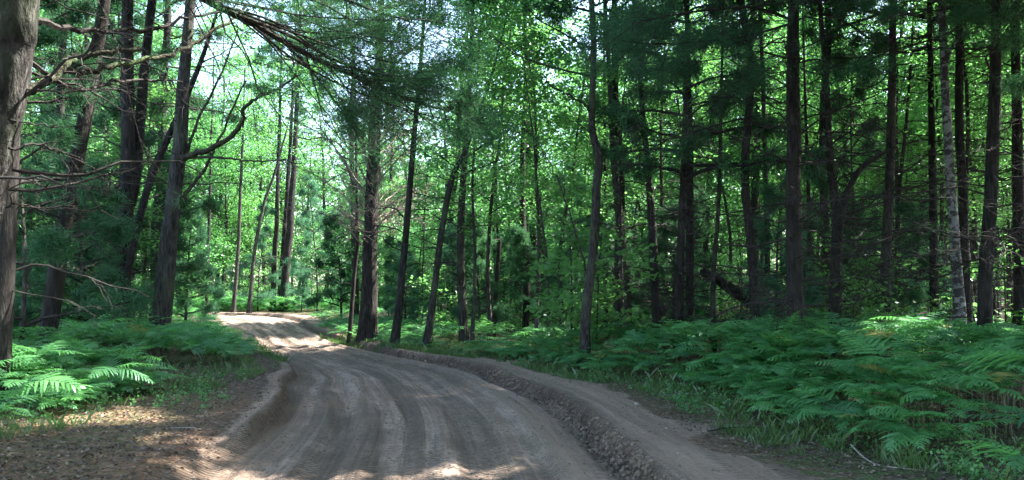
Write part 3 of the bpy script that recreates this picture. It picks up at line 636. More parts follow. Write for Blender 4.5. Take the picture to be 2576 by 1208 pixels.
tree('birch with white and black patched bark and one forked limb', [(2416, 825, 36), (2408, 700, 31), (2400, 600, 28), (2390, 450, 26), (2382, 300, 24), (2376, 180, 22), (2370, 60, 21), (2368, 0, 20)], 14.5, 13, name='birch_tree', cat='birch', bark=M_BIRCH, crown='leaf', cz=6.5, ncl=50, crad=3, lod=.15,
     limbs=[([(2380, 160), (2392, 120), (2418, 92), (2446, 62)], (14.5, 14.3), .04, .015, .8), ([(2376, 105), (2340, 100), (2290, 118), (2250, 140)], (14.5, 14), .022, .007, 1), ([(2396, 420), (2450, 425), (2520, 450), (2560, 455)], (14.5, 14), .016, .006, 1)])
tree('thick dark pine second from the right edge with a sunlit stripe near its foot', [(2478, 828, 40), (2482, 700, 38), (2488, 560, 36), (2494, 400, 35), (2500, 240, 32), (2506, 60, 28), (2508, 0, 27)], 13.5, 15, dead=55, dz=(1, 7), dl=3.0, cz=6.8, crad=3.2, ncl=26,
     boughs=[([(2504, 90), (2460, 60), (2430, 20)], (13.4, 12), .018, 1.6, .1), ([(2504, 60), (2560, 40), (2620, 60)], (13.4, 12), .018, 1.6, .1), ([(2500, 250), (2540, 210), (2600, 200)], (13.4, 12), .014, 1.6, .1)])
tree('dark trunk cut by the right edge', [(2566, 815, 34), (2563, 600, 32), (2560, 400, 30), (2556, 200, 26)], 17, 15, dead=40, dz=(1, 8), dl=2.6, cz=7, ncl=24)
tree('slim dark pole between the fallen log and the largest pine', [(1932, 825, 17), (1930, 600, 16), (1925, 400, 14), (1918, 200, 12)], 20, 14, name='slim_tree', cat='tree', crown='pine', cz=7, ncl=16, crad=1.8, dead=26, dl=1.8)
tree('slim dark pole close right of the largest pine', [(2042, 825, 14), (2036, 600, 12), (2030, 400, 10)], 21, 12, name='slim_tree', cat='tree', crown='leaf', cz=6, ncl=26, dead=16, dl=1.5)
# far left gap
tree('cluster of dark old trunks at the end of the road, leftmost stem', [(686, 765, 16), (690, 660, 15), (696, 560, 13), (700, 430, 11)], 46, 20, dead=20, dz=(2, 12), dl=3, cz=12, ncl=20)
tree('cluster of dark old trunks at the end of the road, thick middle stem', [(716, 768, 24), (722, 660, 22), (730, 560, 20), (738, 430, 16)], 46, 22, dead=24, dz=(2, 12), dl=3, cz=12, ncl=24)
tree('cluster of dark old trunks at the end of the road, right stem', [(703, 766, 16), (712, 640, 15), (722, 500, 13)], 47.5, 20, dead=20, dz=(2, 12), dl=3, cz=12, ncl=20)
tree('grey leaning pole before the lit ferns at the road end', [(628, 765, 12), (640, 640, 10), (662, 520, 9), (690, 440, 7)], 43, 14, name='slim_tree', cat='tree', bark=M_PINE2, crown='leaf', cz=8.5, ncl=30)
tree('slim upright trunk left of the grey leaning pole at the road end', [(588, 765, 12), (600, 620, 10), (606, 470, 9)], 44, 15, name='slim_tree', cat='tree', bark=M_PINE2, crown='leaf', cz=8, ncl=50)
tree('dark thin pole at the left shoulder of the far bend', [(520, 765, 11), (524, 600, 10), (530, 420, 8)], 38, 14, name='slim_tree', cat='tree', crown='leaf', cz=7, ncl=60)

# ------------------------------------------------------------------ kinds of tree and sapling for the wood behind
def var_tree(kind, k):
    H = {'hard': rng.uniform(13, 19), 'pine': rng.uniform(13, 18), 'sap': rng.uniform(4, 7.5), 'ypine': rng.uniform(2.8, 6), 'pole': rng.uniform(11, 15), 'shrub': rng.uniform(1.3, 2.4)}[kind]
    n = int(H/.6)+3; q = np.linspace(-.2, H, n); bend = rng.normal(0, .035, 2)
    P = np.stack([bend[0]*q*q/H*2+fbm(q*.3, q*0+k, 3, k)*.5*sst(0, 3, q), bend[1]*q*q/H*2+fbm(q*.3, q*0+k+5, 3, k)*.5*sst(0, 3, q), q], 1)
    r = {'hard': .13, 'pine': .16, 'sap': .028, 'ypine': .03, 'pole': .07, 'shrub': .01}[kind]*rng.uniform(.8, 1.25)
    Rd = r*(1-q/H*.85)+.004; Rd[:2] *= 1.2
    G = Geo(); trunk_mesh(G, P, np.clip(Rd, .004, 1), 9 if kind in ('hard', 'pine') else 6)
    Gw = Geo(); Gn = Geo()
    if kind == 'hard':
        leaf_crown(Gw, Gn, P, Rd, H*.28, H+1, rng.uniform(2.6, 3.8), 150, 60, .15, .75, False); dead_limbs(Gw, P, Rd, (1.5, H*.4), 8, 1.6); lm = M_HARD if k % 2 else M_HARD2
    elif kind == 'pole':
        leaf_crown(Gw, Gn, P, Rd, H*.35, H+.5, rng.uniform(1.6, 2.3), 75, 55, .14, .65, False); dead_limbs(Gw, P, Rd, (1, H*.5), 8, 1.1); lm = M_HARD2
    elif kind == 'sap':
        leaf_crown(Gw, Gn, P, Rd, H*.15, H+.2, rng.uniform(1.2, 1.9), 60, 45, .12, .5, False); lm = M_HARD2 if k % 2 else M_HARD
    elif kind == 'shrub':
        leaf_crown(Gw, Gn, P, Rd, .25, H, .9, 26, 40, .10, .35, False); lm = M_HARD2
    elif kind == 'pine':
        pine_crown(Gw, Gn, P, Rd, H*.42, H, 2.8, 38, 8, .17, .011, False); dead_limbs(Gw, P, Rd, (1, H*.5), 34, 2.2); lm = M_NEED
    else:
        pine_crown(Gw, Gn, P, Rd, H*.10, H*1.0, H*.34, 26, 12, .13, .007, False, .25, .9, .05); lm = M_NEEDL if k % 2 else M_NEED
    bm = {'hard': M_HBARK, 'pine': M_PINE, 'sap': M_HBARK, 'ypine': M_PINE2, 'pole': M_HBARK if k % 2 else M_PINE2, 'shrub': M_TWIG}[kind]
    return [('trunk', G.mesh('trunk', bm, True)), ('branchwork', Gw.mesh('branchwork', M_TWIG)), ('crown', Gn.mesh('crown', lm))], H
VAR = {k: [var_tree(k, i) for i in range(n)] for k, n in (('hard', 4), ('pine', 3), ('sap', 4), ('ypine', 4), ('pole', 3), ('shrub', 3))}
NM = {'hard': ('hardwood_tree', 'hardwood tree', 'leafy hardwood'), 'pine': ('pine_tree', 'pine tree', 'twiggy dark pine'), 'sap': ('hardwood_sapling', 'sapling', 'leafy sapling'),
      'ypine': ('young_pine', 'young pine', 'soft young pine'), 'pole': ('slim_tree', 'tree', 'thin leafy pole'), 'shrub': ('woodland_shrub', 'shrub', 'small leafy shrub')}
LM = [(120, 'dark leaning pine at the left'), (310, 'two-stemmed pine'), (420, 'broad grey trunk'), (610, 'left side of the far bend'), (715, 'old trunk cluster at the road end'), (925, 'stout bend pine'), (1080, 'pale-patched leaning trunk'),
      (1165, 'trunk with the scarred foot'), (1250, 'bare snag pole'), (1310, 'twin grey-brown trunk'), (1500, 'crooked hardwood'), (1570, 'leaning grey trunk'), (1736, 'paired dark trunks'), (1850, 'fallen log'), (2000, 'largest pine'), (2104, 'forking slim pine'), (2235, 'smooth straight pine'), (2390, 'white-barked birch'), (2490, 'pine with the sunlit foot')]
SEEN = {}
ORD = ['', 'second ', 'third ', 'fourth ', 'fifth ', 'sixth ', 'seventh ', 'eighth ', 'ninth ', 'tenth ', 'eleventh ', 'twelfth ', 'thirteenth ', 'fourteenth ', 'fifteenth ']
def place(kind, x, y, sc=1.0, label=None, group=None, k=None):
    nm, cat, ds = NM[kind]; parts, H = VAR[kind][rng.integers(len(VAR[kind])) if k is None else k]
    z = float(hgt(x, y)[0])
    if label is None:
        px = CX+F*x/y if y > 1 else -9999
        if y < 1 or px < -60 or px > 2640: label = f'{ds} standing outside the view'; 
        else:
            i = min(range(len(LM)), key=lambda q: abs(LM[q][0]-px)); side = 'left' if px < LM[i][0] else 'right'
            dep = 'close behind' if y < 27 else 'farther behind' if y < 38 else 'far behind' if y < 52 else 'deepest behind'
            base = f'{ds} {dep} and {side} of the {LM[i][1]}'
            c = SEEN.get(base, 0); SEEN[base] = c+1
            label = ORD[min(c, 14)]+base
    o = thing(nm, label, cat, (x, y, z), rng.uniform(0, 6.28), group or {'hard': 'hardwoods of the wood behind', 'pine': 'pines of the wood behind', 'sap': 'saplings under the trees', 'ypine': 'young pines under the trees', 'pole': 'thin poles of the wood behind', 'shrub': 'shrubs under the trees'}[kind])
    o.scale = (sc, sc, sc*rng.uniform(.9, 1.1))
    for pn, me in parts:
        c = link(pn, me, o)
        if pn == 'branchwork': c['kind'] = 'stuff'
    return o
def in_lane(x, y):
    """the open view down the road and the dirt itself"""
    s, t = road_st([x], [y])
    if abs(t[0]) < 3.2: return True
    px = CX+F*x/max(y, .1)
    return 500 < px < 860 and y < 44
PL = []
def scatter(kind, n, y0, y1, px0, px1, mind, sc=(.85, 1.15), sun=True):
    c = 0; tries = 0; H = {'hard': 14, 'pine': 14, 'sap': 5, 'ypine': 4, 'pole': 12, 'shrub': 1.5}[kind]
    while c < n and tries < n*60:
        tries += 1
        y = math.sqrt(rng.uniform(y0*y0, y1*y1)); px = rng.uniform(px0, px1); x = (px-CX)/F*y
        if in_lane(x, y): continue
        if kind in ('hard', 'pine') and 1190 < px < 1430 and rng.random() < .25: continue
        if any((x-a)**2+(y-b)**2 < max(mind, .5*mm)**2 for a, b, mm in PL): continue
        if sun and kind != 'shrub':
            zz = np.linspace(H*.4, H, 5); C = np.stack([zz*0+x, zz*0+y, zz], 1)
            if not open_to_sun(C, {'hard': 3.8, 'pine': 3.0, 'sap': 1.4, 'ypine': 1.3, 'pole': 2.4}[kind]).all(): continue
        PL.append((x, y, mind)); c += 1; place(kind, x, y, rng.uniform(*sc))
scatter('hard', 26, 27, 60, -250, 1500, 3.2)
scatter('hard', 16, 38, 60, 1500, 2850, 4.5)
scatter('hard', 78, 56, 90, -250, 2850, 3.6, sun=False)
scatter('pine', 6, 34, 60, 860, 1500, 3.0)
scatter('pine', 9, 28, 60, 1560, 2850, 3.0)
scatter('pine', 18, 22, 46, -300, 480, 2.6)
scatter('ypine', 10, 17, 36, -100, 470, 1.6)
scatter('sap', 24, 26, 45, 860, 1500, 1.4)
scatter('hard', 12, 49, 60, 430, 900, 2.6)
scatter('sap', 16, 47.5, 54, 430, 900, 1.3)
scatter('pole', 70, 19, 55, 850, 2800, 1.6)
scatter('pole', 44, 17.5, 34, 1180, 2620, 1.1, (.6, .95))
scatter('pole', 8, 22, 50, -200, 500, 1.6)
scatter('sap', 95, 31, 60, 880, 2750, 1.5)
scatter('sap', 26, 42, 62, 380, 1000, 1.6)
scatter('sap', 10, 18, 40, -150, 470, 1.4)
scatter('ypine', 12, 17, 42, 1500, 2750, 1.4)
scatter('ypine', 18, 22, 46, 860, 1500, 1.4)
scatter('shrub', 60, 16, 50, 870, 2750, .8, (.7, 1.5))
scatter('shrub', 14, 15, 50, -150, 470, .8, (.7, 1.5))
# young pines one notices
for (px, D, sc, lb, k) in ((20, 17, 1.5, 'dense dark young pine deep at the left edge', 2), (270, 21, 1.5, 'dense dark young pine in front of the small pale pole', 0), (60, 13, 1.3, 'dense dark young pine between the left edge and the dark leaning pine', 0), (215, 17, 1.35, 'dense dark young pine right of the dark leaning pine', 2), (355, 22, 1.2, 'dark young pine behind the two-stemmed pine', 0),
                           (470, 24, 1.1, 'pale young pine right of the broad grey trunk', 1), (800, 44, 1.3, 'pale sunlit young pine right of the old trunk cluster', 3), (760, 43.5, .6, 'small bright young pine in front of the old trunk cluster', 1),
                           (650, 46, 1.2, 'sunlit pale young pine left of the old trunk cluster', 3), (860, 34, 1.3, 'shaded young pine behind the left of the stout bend pine', 2), (2660, 10.5, .55, 'young pine reaching in from the right edge', 1), (1690, 20, 1.2, 'dark young pine behind the paired trunks', 2),
                           (1570, 24, 1.1, 'dark young pine behind the leaning grey trunk', 0), (2180, 22, 1.1, 'dark young pine between the forking slim pine and the smooth pine', 2)):
    place('ypine', (px-CX)/F*D, D, sc, lb, k=k)
# unseen trees added beside and behind the camera to shade the road
def shade_tree(x, y, kind, top, cz, crad, ncl, label, thin=1.0, group='shade trees added beside the camera'):
    P = np.stack([np.full(30, float(x)), np.full(30, float(y)), np.linspace(-.1, top, 30)], 1); Rd = np.linspace(.2*thin, .03, 30); P[:, 0] += fbm(P[:, 2]*.25, P[:, 2]*0+x, 3, 2)*.6*sst(0, 3, P[:, 2]); P[:, 1] += fbm(P[:, 2]*.25, P[:, 2]*0+y, 3, 5)*.5*sst(0, 3, P[:, 2])
    root = thing('pine_tree' if kind == 'pine' else 'oak_tree', label, 'pine tree' if kind == 'pine' else 'hardwood tree', (x, y, 0), group=group)
    G = Geo(); trunk_mesh(G, P, Rd, 10); link('trunk', G.mesh('trunk', M_PINE, True, (x, y, 0)), root)
    Gw, Gn = Geo(), Geo()
    if kind == 'pine': pine_crown(Gw, Gn, P, Rd, cz, top, crad, ncl)
    else: leaf_crown(Gw, Gn, P, Rd, cz, top, crad, int(ncl*1.5), 60, .22, .8)
    tag(link('branchwork', Gw.mesh('branchwork', M_TWIG, False, (x, y, 0)), root), kind='stuff'); link('crown', Gn.mesh('crown', M_NEED if kind == 'pine' else M_HARD, False, (x, y, 0)), root)
for i, (x, y, kd, top, cz, cr, n) in enumerate(((7.5, 2, 'leaf', 14, 5, 4.6, 230), (9.5, 7, 'leaf', 15, 6, 4.6, 230), (4.5, -2.5, 'leaf', 14, 6, 4.5, 200), (12.5, 11, 'leaf', 15, 6, 4.2, 220), (-5.2, 3.2, 'leaf', 14, 6.5, 4.4, 200), (13, 3, 'leaf', 16, 6, 4.6, 220), (14, -3, 'leaf', 16, 5, 5, 220),
                                            (9, -6, 'leaf', 16, 5, 5, 220), (-6, -4, 'leaf', 15, 6, 4.5, 160), (17, 9, 'leaf', 16, 7, 4.5, 200), (-9.5, 9.5, 'leaf', 15, 7, 3.5, 120), (20, 3, 'pine', 18, 6, 4, 34), (1, -8, 'leaf', 16, 6, 5, 160), (8.5, 4.5, 'leaf', 12, 4.5, 4, 240), (11, 8, 'leaf', 17, 9, 5, 260), (16, 13, 'leaf', 17, 6, 5, 260), (19, 16, 'leaf', 18, 6, 5, 240), (6.5, -6, 'leaf', 13, 5, 4, 200), (9.2, 12, 'leaf', 15, 7.2, 4.4, 260), (7.0, 9.4, 'leaf', 14, 6.8, 3.8, 240), (12.5, 15.5, 'leaf', 16, 7.5, 4.5, 240), (8, 6.5, 'leaf', 13, 7, 4, 240))):
    shade_tree(x, y, kd, top, cz, cr, n, 'tall tree added outside the picture to shade the near road')
for (x, y, lb) in ((5.0, 16.6, 'tall slim hardwood added for shade between the largest pine and the forking slim pine'), (7.6, 19.2, 'tall slim hardwood added for shade behind the smooth straight pine'), (2.6, 19.6, 'tall slim hardwood added for shade behind the leaning grey trunk'), (9.6, 17, 'tall slim hardwood added for shade left behind the white-barked birch'), (.4, 24, 'tall slim hardwood added for shade behind the crooked hardwood')):
    shade_tree(x, y, 'leaf', 17, .42*y+1.6, 3.4, 130, lb, .55, None)  # slim trees added so their high crowns shade the road

# far wood that reads as one mass
def far_wood():
    G = Geo(); n = 2600; a = rng.uniform(-.82, .82, n); d = rng.uniform(90, 118, n)
    C0 = np.stack([np.sin(a)*d, np.cos(a)*d, rng.uniform(0, 1, n)**1.5*19], 1); per = 60
    C = np.repeat(C0, per, 0)+rng.normal(0, 1, (n*per, 3))*[1.8, 1.8, .9]
    leaves(G, C, .42, .6, np.clip(np.repeat(rng.random(n), per)*.6+rng.random(n*per)*.4, 0, 1))
    tag(link('far_wood', G.mesh('far_wood', M_HARD2)), 'bright green wood far off, closing the view between the trunks', 'wood', kind='stuff')
far_wood()

# ------------------------------------------------------------------ bracken
def frond_template(level):
    """one triangular frond along +x, unit length, in the xy plane; returns V, Q"""
    V = []; Q = []
    npn = {0: 11, 1: 9, 2: 7}[level]
    def quad(a, b, c, d): n = len(V); V.extend([a, b, c, d]); Q.append([n, n+1, n+2, n+3])
    quad((0, -.005, 0), (0, .005, 0), (1, .002, 0), (1, -.002, 0))
    gap = .94/npn
    for i in range(npn):
        for sg in (-1, 1):
            u = .05+.94*(i+(.3 if sg > 0 else 0))/npn; L = (.50*(1-u)**.9*(1 if i else .85)+.03)*rng.uniform(.85, 1.1)
            ang = 1.2-.45*u+rng.normal(0, .07); dx, dy = math.cos(ang), math.sin(ang)*sg; nx, ny = -dy*sg, dx*sg
            droop = -rng.uniform(.08, .34)*L; tw = rng.normal(0, .35)
            wd = gap*.40*(1-.25*u)
            m = {0: 9, 1: 5, 2: 1}[level]; prev = None
            for k in range(m+1):
                v = k/m; w_ = wd*(1-v)**.55*(1 if (k % 2 or m == 1) else .55)+.004
                if m == 1: w_ = (wd*.8, .006)[k]
                b = np.array([u+dx*L*v, dy*L*v, droop*v*v]); nn = np.array([nx+dx*.35, ny+dy*.35, tw*.5]); n2 = np.array([-nx+dx*.35, -ny+dy*.35, -tw*.5])
                cur = (tuple(b+nn*w_), tuple(b+n2*w_))
                if prev: quad(prev[0], cur[0], cur[1], prev[1])
                prev = cur
    V = np.array(V); V[:, 2] += .11*np.sin(V[:, 0]*1.6)-.24*V[:, 0]**2
    return V, np.array(Q)
FT = [[frond_template(k) for _ in range(4)] for k in range(3)]
def fern_plants(Gl, Gs, X, Y, Z, Hh, Ls, level, yaw=None, parts=None):
    for i in range(len(X)):
        a0 = rng.uniform(0, 6.28) if yaw is None else yaw[i]
        tilt = rng.normal(0, .10, 2); top = np.array([X[i]+tilt[0], Y[i]+tilt[1], Z[i]+Hh[i]*.82])
        n = 5; u = np.linspace(0, 1, n)[:, None]; st = np.array([X[i], Y[i], Z[i]])
        P = st*(1-u)+top*u; P[:, :2] -= tilt*.4*np.sin(u*math.pi)
        if Gs is not None: Gs.tubes(P, np.linspace(.0035, .002, n), 3)
        shade = rng.random()
        for k, (da, ls, pt) in enumerate(((0, 1, .35), (1.25, .8, .30), (-1.25, .8, .30))):
            V0, Q0 = FT[level][rng.integers(4)]; L = Ls[i]*ls*rng.uniform(.85, 1.15); a = a0+da+rng.normal(0, .2); p = pt+rng.normal(0, .18)-.18
            roll = rng.normal(0, .2)
            c, s_ = math.cos(a), math.sin(a)
            M = Matrix.Rotation(a, 3, 'Z') @ Matrix.Rotation(-p, 3, 'Y') @ Matrix.Rotation(roll, 3, 'X')
            V = (V0*L)@np.array(M).T+top
            r = np.clip(shade*.7+.15+rng.normal(0, .28)+.5*(V0[:, 0]-.5)+.5*np.abs(V0[:, 1]), 0, 1)
            if parts is None and rng.random() < .012: r = r*0+2.0
            if parts is not None: parts.append((V, Q0, r))
            else: Gl.add(V, Q0, rnd=r)
FR = [(6, 4.4), (6.75, 3.75), (7.4, 3.25), (8.5, 2.9), (10.3, 2.95), (12.1, 2.5), (13.2, 1.6), (16.2, .35), (19, -1.9), (23, -4.5), (27, -6.3), (33, -8.3), (39, -9.6), (43, -10.5)]
FL = [(7.2, -5.6), (8.2, -5.2), (10.3, -5.2), (11.4, -4.9), (13, -4.75), (15, -4.95), (17, -5.4), (21, -7.1), (26, -9.2), (33, -12.2), (38, -15.3), (40, -19)]
fry, frx = zip(*FR); fly, flx = zip(*FL)
def right_in(x, y): return x-np.interp(y, fry, frx)
def left_in(x, y): return np.interp(y, fly, flx)-x
def bed(n, y0, y1, side, level, hf, Gl, Gs, depth):
    y = np.sqrt(rng.uniform(y0*y0, y1*y1, n*4)); e = rng.uniform(0, 1, n*4)**1.1*depth
    x = np.interp(y, fry, frx)+e if side > 0 else np.interp(y, fly, flx)-e
    clump = vnoise(x*.8, y*.8, 123)
    keep = (np.abs(x/y) < .78) & (clump > .22) & (rng.random(len(x)) < .35+clump)
    x, y, e = x[keep][:n], y[keep][:n], e[keep][:n]
    h = hf(e, y)*rng.uniform(.6, 1.12, len(x))*(.8+.4*vnoise(x*1.1, y*1.1, 77)); fern_plants(Gl, Gs, x, y, hgt(x, y), h, (.33+h*.23)*rng.uniform(.55, 1.3, len(x)), level)
Gl, Gs = Geo(), Geo()
hr = lambda e, y: (.30+.70*sst(0, 1.5, e))*np.interp(y, [6, 10, 15, 20, 30], [1.0, .95, .74, .52, .32])
hl = lambda e, y: .25+.50*sst(0, 1.3, e)*np.interp(y, [7, 14, 24], [1, 1, .6])
bed(330, 6.3, 11.5, 1, 0, hr, Gl, Gs, 4.5)
bed(110, 6.5, 13, 1, 0, hr, Gl, Gs, .9)
bed(120, 13, 22, 1, 1, hr, Gl, Gs, .9)
bed(90, 8.5, 13, -1, 0, hl, Gl, Gs, .8)
bed(720, 10.5, 17.5, 1, 1, hr, Gl, Gs, 7.5)
bed(800, 16, 30, 1, 2, lambda e, y: hr(e, y)*.9, Gl, Gs, 12)
bed(260, 16, 34, 1, 2, lambda e, y: .28+0*e, Gl, None, 8)
bed(200, 17, 36, -1, 2, lambda e, y: .28+0*e, Gl, None, 5)
bed(600, 28, 46, 1, 2, lambda e, y: hr(e, y)*.9, Gl, None, 12)
bed(240, 8.2, 12, -1, 0, hl, Gl, Gs, 4.5)
bed(480, 11.5, 18, -1, 1, hl, Gl, Gs, 6)
bed(700, 17, 38, -1, 2, hl, Gl, Gs, 8)
# lit strip of fern across the road end
m = 1500; x = rng.uniform(-24, -7, m); y = np.clip(44.7+rng.random(m)*6+np.clip((-12-x)*.05, 0, 1), 44, 60); s_, t_ = road_st(x, y); k = np.abs(t_) > 2.35
h = rng.uniform(.12, .85, m); fern_plants(Gl, None, x[k], y[k], hgt(x[k], y[k]), h[k], .5+h[k]*.3, 2)
tag(link('bracken_cover', Gl.mesh('bracken_cover', M_FERN)), 'dense green bracken cover along both sides of the dirt road', 'bracken', kind='stuff')
tag(link('bracken_stalk_cover', Gs.mesh('bracken_stalk_cover', M_BROWNFERN)), 'pale upright bracken stalks under the green fronds', 'bracken stalks', kind='stuff')
def single_fern(px, py, D, L, yaw, label, H=None):
    c = at(px, py, D); g0 = float(hgt(c[0], c[1])[0]); H = max(.25, c[2]-g0) if H is None else H
    parts = []; Gt = Geo(); fern_plants(None, Gt, [c[0]], [c[1]], [g0], [H/.82], [L], 0, [yaw], parts)
    root = thing('bracken_fern', label, 'fern', (c[0], c[1], g0), group='single bracken ferns at the road edge')
    link('stalk', Gt.mesh('stalk', M_BROWNFERN, False, (c[0], c[1], g0)), root)
    for V, Q, r in parts:
        G = Geo(); G.add(V, Q, rnd=r); link('frond', G.mesh('frond', M_FERN, False, (c[0], c[1], g0)), root)
single_fern(270, 925, 9.6, .56, -.35, 'sunlit yellow-green fern pointing at the road, lowest bright one on the left')
single_fern(110, 885, 10.2, .55, .2, 'sunlit fern near the left edge above the others')
single_fern(60, 960, 8.9, .60, -.2, 'shaded fern at the left edge below the sunlit one')
single_fern(190, 985, 9.2, .55, -.7, 'shaded fern drooping under the bright pointing fern')
single_fern(30, 1060, 8.0, .5, -.3, 'low dark fern over the litter at the left edge', .3)
single_fern(350, 900, 11, .6, 0.1, 'blue-green fern behind the bright pointing fern')
single_fern(500, 880, 13.5, .6, -.3, 'fern leaning out toward the left road bank')
single_fern(2300, 990, 8.6, .62, 3.2, 'broad flat fern standing forward of the right-hand bracken')
single_fern(2070, 1040, 8.8, .36, 3.0, 'small low fern at the foot of the right-hand bracken', .3)
single_fern(2240, 830, 12, .7, 3.4, 'tallest blue-green fern below the smooth straight pine')
single_fern(2620, 900, 6.6, .68, 3.3, 'large blue-green fern at the right edge, topmost')
single_fern(2640, 1080, 5.2, .55, 3.1, 'large pale-tipped fern at the right edge, middle')
single_fern(2640, 1160, 4.6, .45, 3.0, 'large pale-tipped fern at the right edge, lowest')
single_fern(1900, 915, 11.5, .6, 3.5, 'fern with long flat fronds left of the broad flat fern')
single_fern(1640, 900, 13.5, .6, 3.3, 'bright-edged fern beside the shoulder, right of the crooked hardwood')

# ------------------------------------------------------------------ grass, litter, clods, sticks
def grass():
    G = Geo(); n = 42000
    y = rng.uniform(6.0, 24, n); sd = rng.random(n) < .72
    e = rng.exponential(.7, n)
    x = np.where(sd, np.interp(y, fry, frx)-.75+e*1.3, np.interp(y, fly, flx)+.7-e*1.2)
    cl = vnoise(x*1.8, y*1.8, 33)*.6+vnoise(x*5, y*5, 34)*.4; k = (cl > .47) & (np.abs(x/y) < .75); x, y = x[k], y[k]; n = len(x)
    z = hgt(x, y); h = rng.uniform(.03, .11, n)*(1+1.0*(rng.random(n) < .08)); a = rng.uniform(0, 6.28, n); wd = .002+.00025*y
    lean = rng.normal(0, .4, (n, 2))*h[:, None]
    dx, dy = np.cos(a)*wd, np.sin(a)*wd
    V = np.stack([np.stack([x-dx, y-dy, z-.01], 1), np.stack([x+dx, y+dy, z-.01], 1), np.stack([x+lean[:, 0]*.4+dx*.7, y+lean[:, 1]*.4+dy*.7, z+h*.6], 1), np.stack([x+lean[:, 0], y+lean[:, 1], z+h], 1)], 1)
    G.add(V.reshape(-1, 3), T=np.concatenate([np.arange(n)[:, None]*4+[0, 1, 2], np.arange(n)[:, None]*4+[0, 2, 3]]), rnd=np.repeat(rng.random(n), 4))
    tag(link('grass_cover', G.mesh('grass_cover', M_GRASS)), 'thin dark green grass along the edges of the bracken', 'grass', kind='stuff')
grass()
def litter():
    G = Geo(); n = 42000; y = 5.2+rng.exponential(4.2, n); sd = rng.random(n) < .5; e = rng.uniform(-1.0, 5, n)
    x = np.where(sd, np.interp(y, fry, frx)+e-.1, -e-2.35+np.interp(y, [6, 9, 12, 15, 20], [-.35, -.9, -1.4, -2.2, -4.2]))
    s, t = road_st(x, y); k = (np.abs(x/y) < .75) & (y < 26) & (np.where(t > 0, rng.random(n) < sst(2.0, 3.0, t), rng.random(n) < sst(1.7, 2.5, -t))); x, y = x[k], y[k]
    leaves(G, np.stack([x, y, hgt(x, y)+.006+rng.random(len(x))*.015], 1), .038, .35, rng.random(len(x))**2.6)
    n2 = 500; y = rng.uniform(6, 14, n2); x = np.interp(y, fry, frx)-rng.uniform(0, 1.6, n2); leaves(G, np.stack([x, y, hgt(x, y)+.006], 1), .035, .3, rng.random(n2))
    tag(link('leaf_litter', G.mesh('leaf_litter', M_LITTER)), 'brown fallen leaves scattered on the forest floor beside the road', 'leaf litter', kind='stuff')
litter()
def sprigs():
    G = Geo(); n = 1800; y = 6+rng.exponential(5, n); sd = rng.random(n) < .5
    x = np.where(sd, np.interp(y, fry, frx)-.9+rng.exponential(.8, n), np.interp(y, fly, flx)+1.6-rng.exponential(1.6, n))
    cl = vnoise(x*1.3, y*1.3, 61); k = (cl > .52) & (np.abs(x/y) < .75) & (y < 22) & (np.abs(road_st(x, y)[1]) > 2.4); x, y = x[k], y[k]
    st = np.stack([x, y, hgt(x, y)], 1); d = rng.normal(0, .35, (len(x), 3)); d[:, 2] = 1
    P = curves(st, d, rng.uniform(.05, .24, len(x)), 5, .1, .3); G.tubes(P, np.full((len(x), 1), 1)*np.linspace(.0018, .001, 5)[None], 3)
    C = P[:, 1:].reshape(-1, 3); C = np.repeat(C, 2, 0)+rng.normal(0, .02, (len(C)*2, 3)); leaves(G, C, .04, .6)
    tag(link('ground_foliage', G.mesh('ground_foliage', M_HARD)), 'low leafy sprigs growing in patches along the road verges', 'ground plants', kind='stuff')
sprigs()
def lump(G, c, r, seed):
    th = np.linspace(0, math.pi, 6); ph = np.arange(8)/8*2*math.pi
    V = []
    for a in th:
        for b in ph: V.append((math.sin(a)*math.cos(b), math.sin(a)*math.sin(b), math.cos(a)*.75))
    V = np.array(V); V *= (1+.5*(hash2(np.round(V[:, 0]*3), np.round(V[:, 1]*3)+np.round(V[:, 2]*3)*7, seed)-.5))[:, None]
    i = np.arange(5)[:, None]*8; j = np.arange(8)[None]; Q = np.stack([i+j, i+(j+1) % 8, i+8+(j+1) % 8, i+8+j], -1).reshape(-1, 4)
    G.add(V*r*np.array([1, 1, 1])+c, Q)
def soil_mat():
    g = NG('loose_soil'); geo = g.n('ShaderNodeNewGeometry').outputs['Position']
    n = g.noise(geo, 30, 5, .7); col = g.ramp(n, [(.3, (.06, .042, .032)), (.55, (.16, .118, .09)), (.75, (.27, .205, .165))])
    b = g.n('ShaderNodeBsdfPrincipled'); g.l(col, b.inputs['Base Color']); b.inputs['Roughness'].default_value = 1
    g.l(g.bump(n, .7, .02), b.inputs['Normal']); g.l(b.outputs[0], g.out.inputs[0]); return g.m
M_SOIL = soil_mat()
def clods():
    G = Geo(); n = 2600
    s = S0-1+rng.random(n)**1.3*16; hwv = halfw(s); u = 1.76+rng.normal(0, .07, n); stray = rng.random(n) < .2; u[stray] = rng.uniform(-1.9, 2.4, stray.sum())
    i = np.clip(np.searchsorted(CS, s)-1, 0, len(CL)-2); f = (s-CS[i])/(CS[i+1]-CS[i]); P = CL[i]*(1-f)[:, None]+CL[i+1]*f[:, None]; T = unit(CL[i+1]-CL[i])
    X = P[:, 0]+T[:, 1]*u*hwv/1.95; Y = P[:, 1]-T[:, 0]*u*hwv/1.95; Z = hgt(X, Y)
    for k in range(n): lump(G, (X[k], Y[k], Z[k]+.003), rng.uniform(.007, .03)*(.5 if stray[k] else 1)*(1.4 if rng.random() < .06 else 1), k)
    tag(link('loose_dirt', G.mesh('loose_dirt', M_SOIL, False)), 'crumbly dark soil clods along the cut edge of the road', 'loose dirt', kind='stuff')
clods()
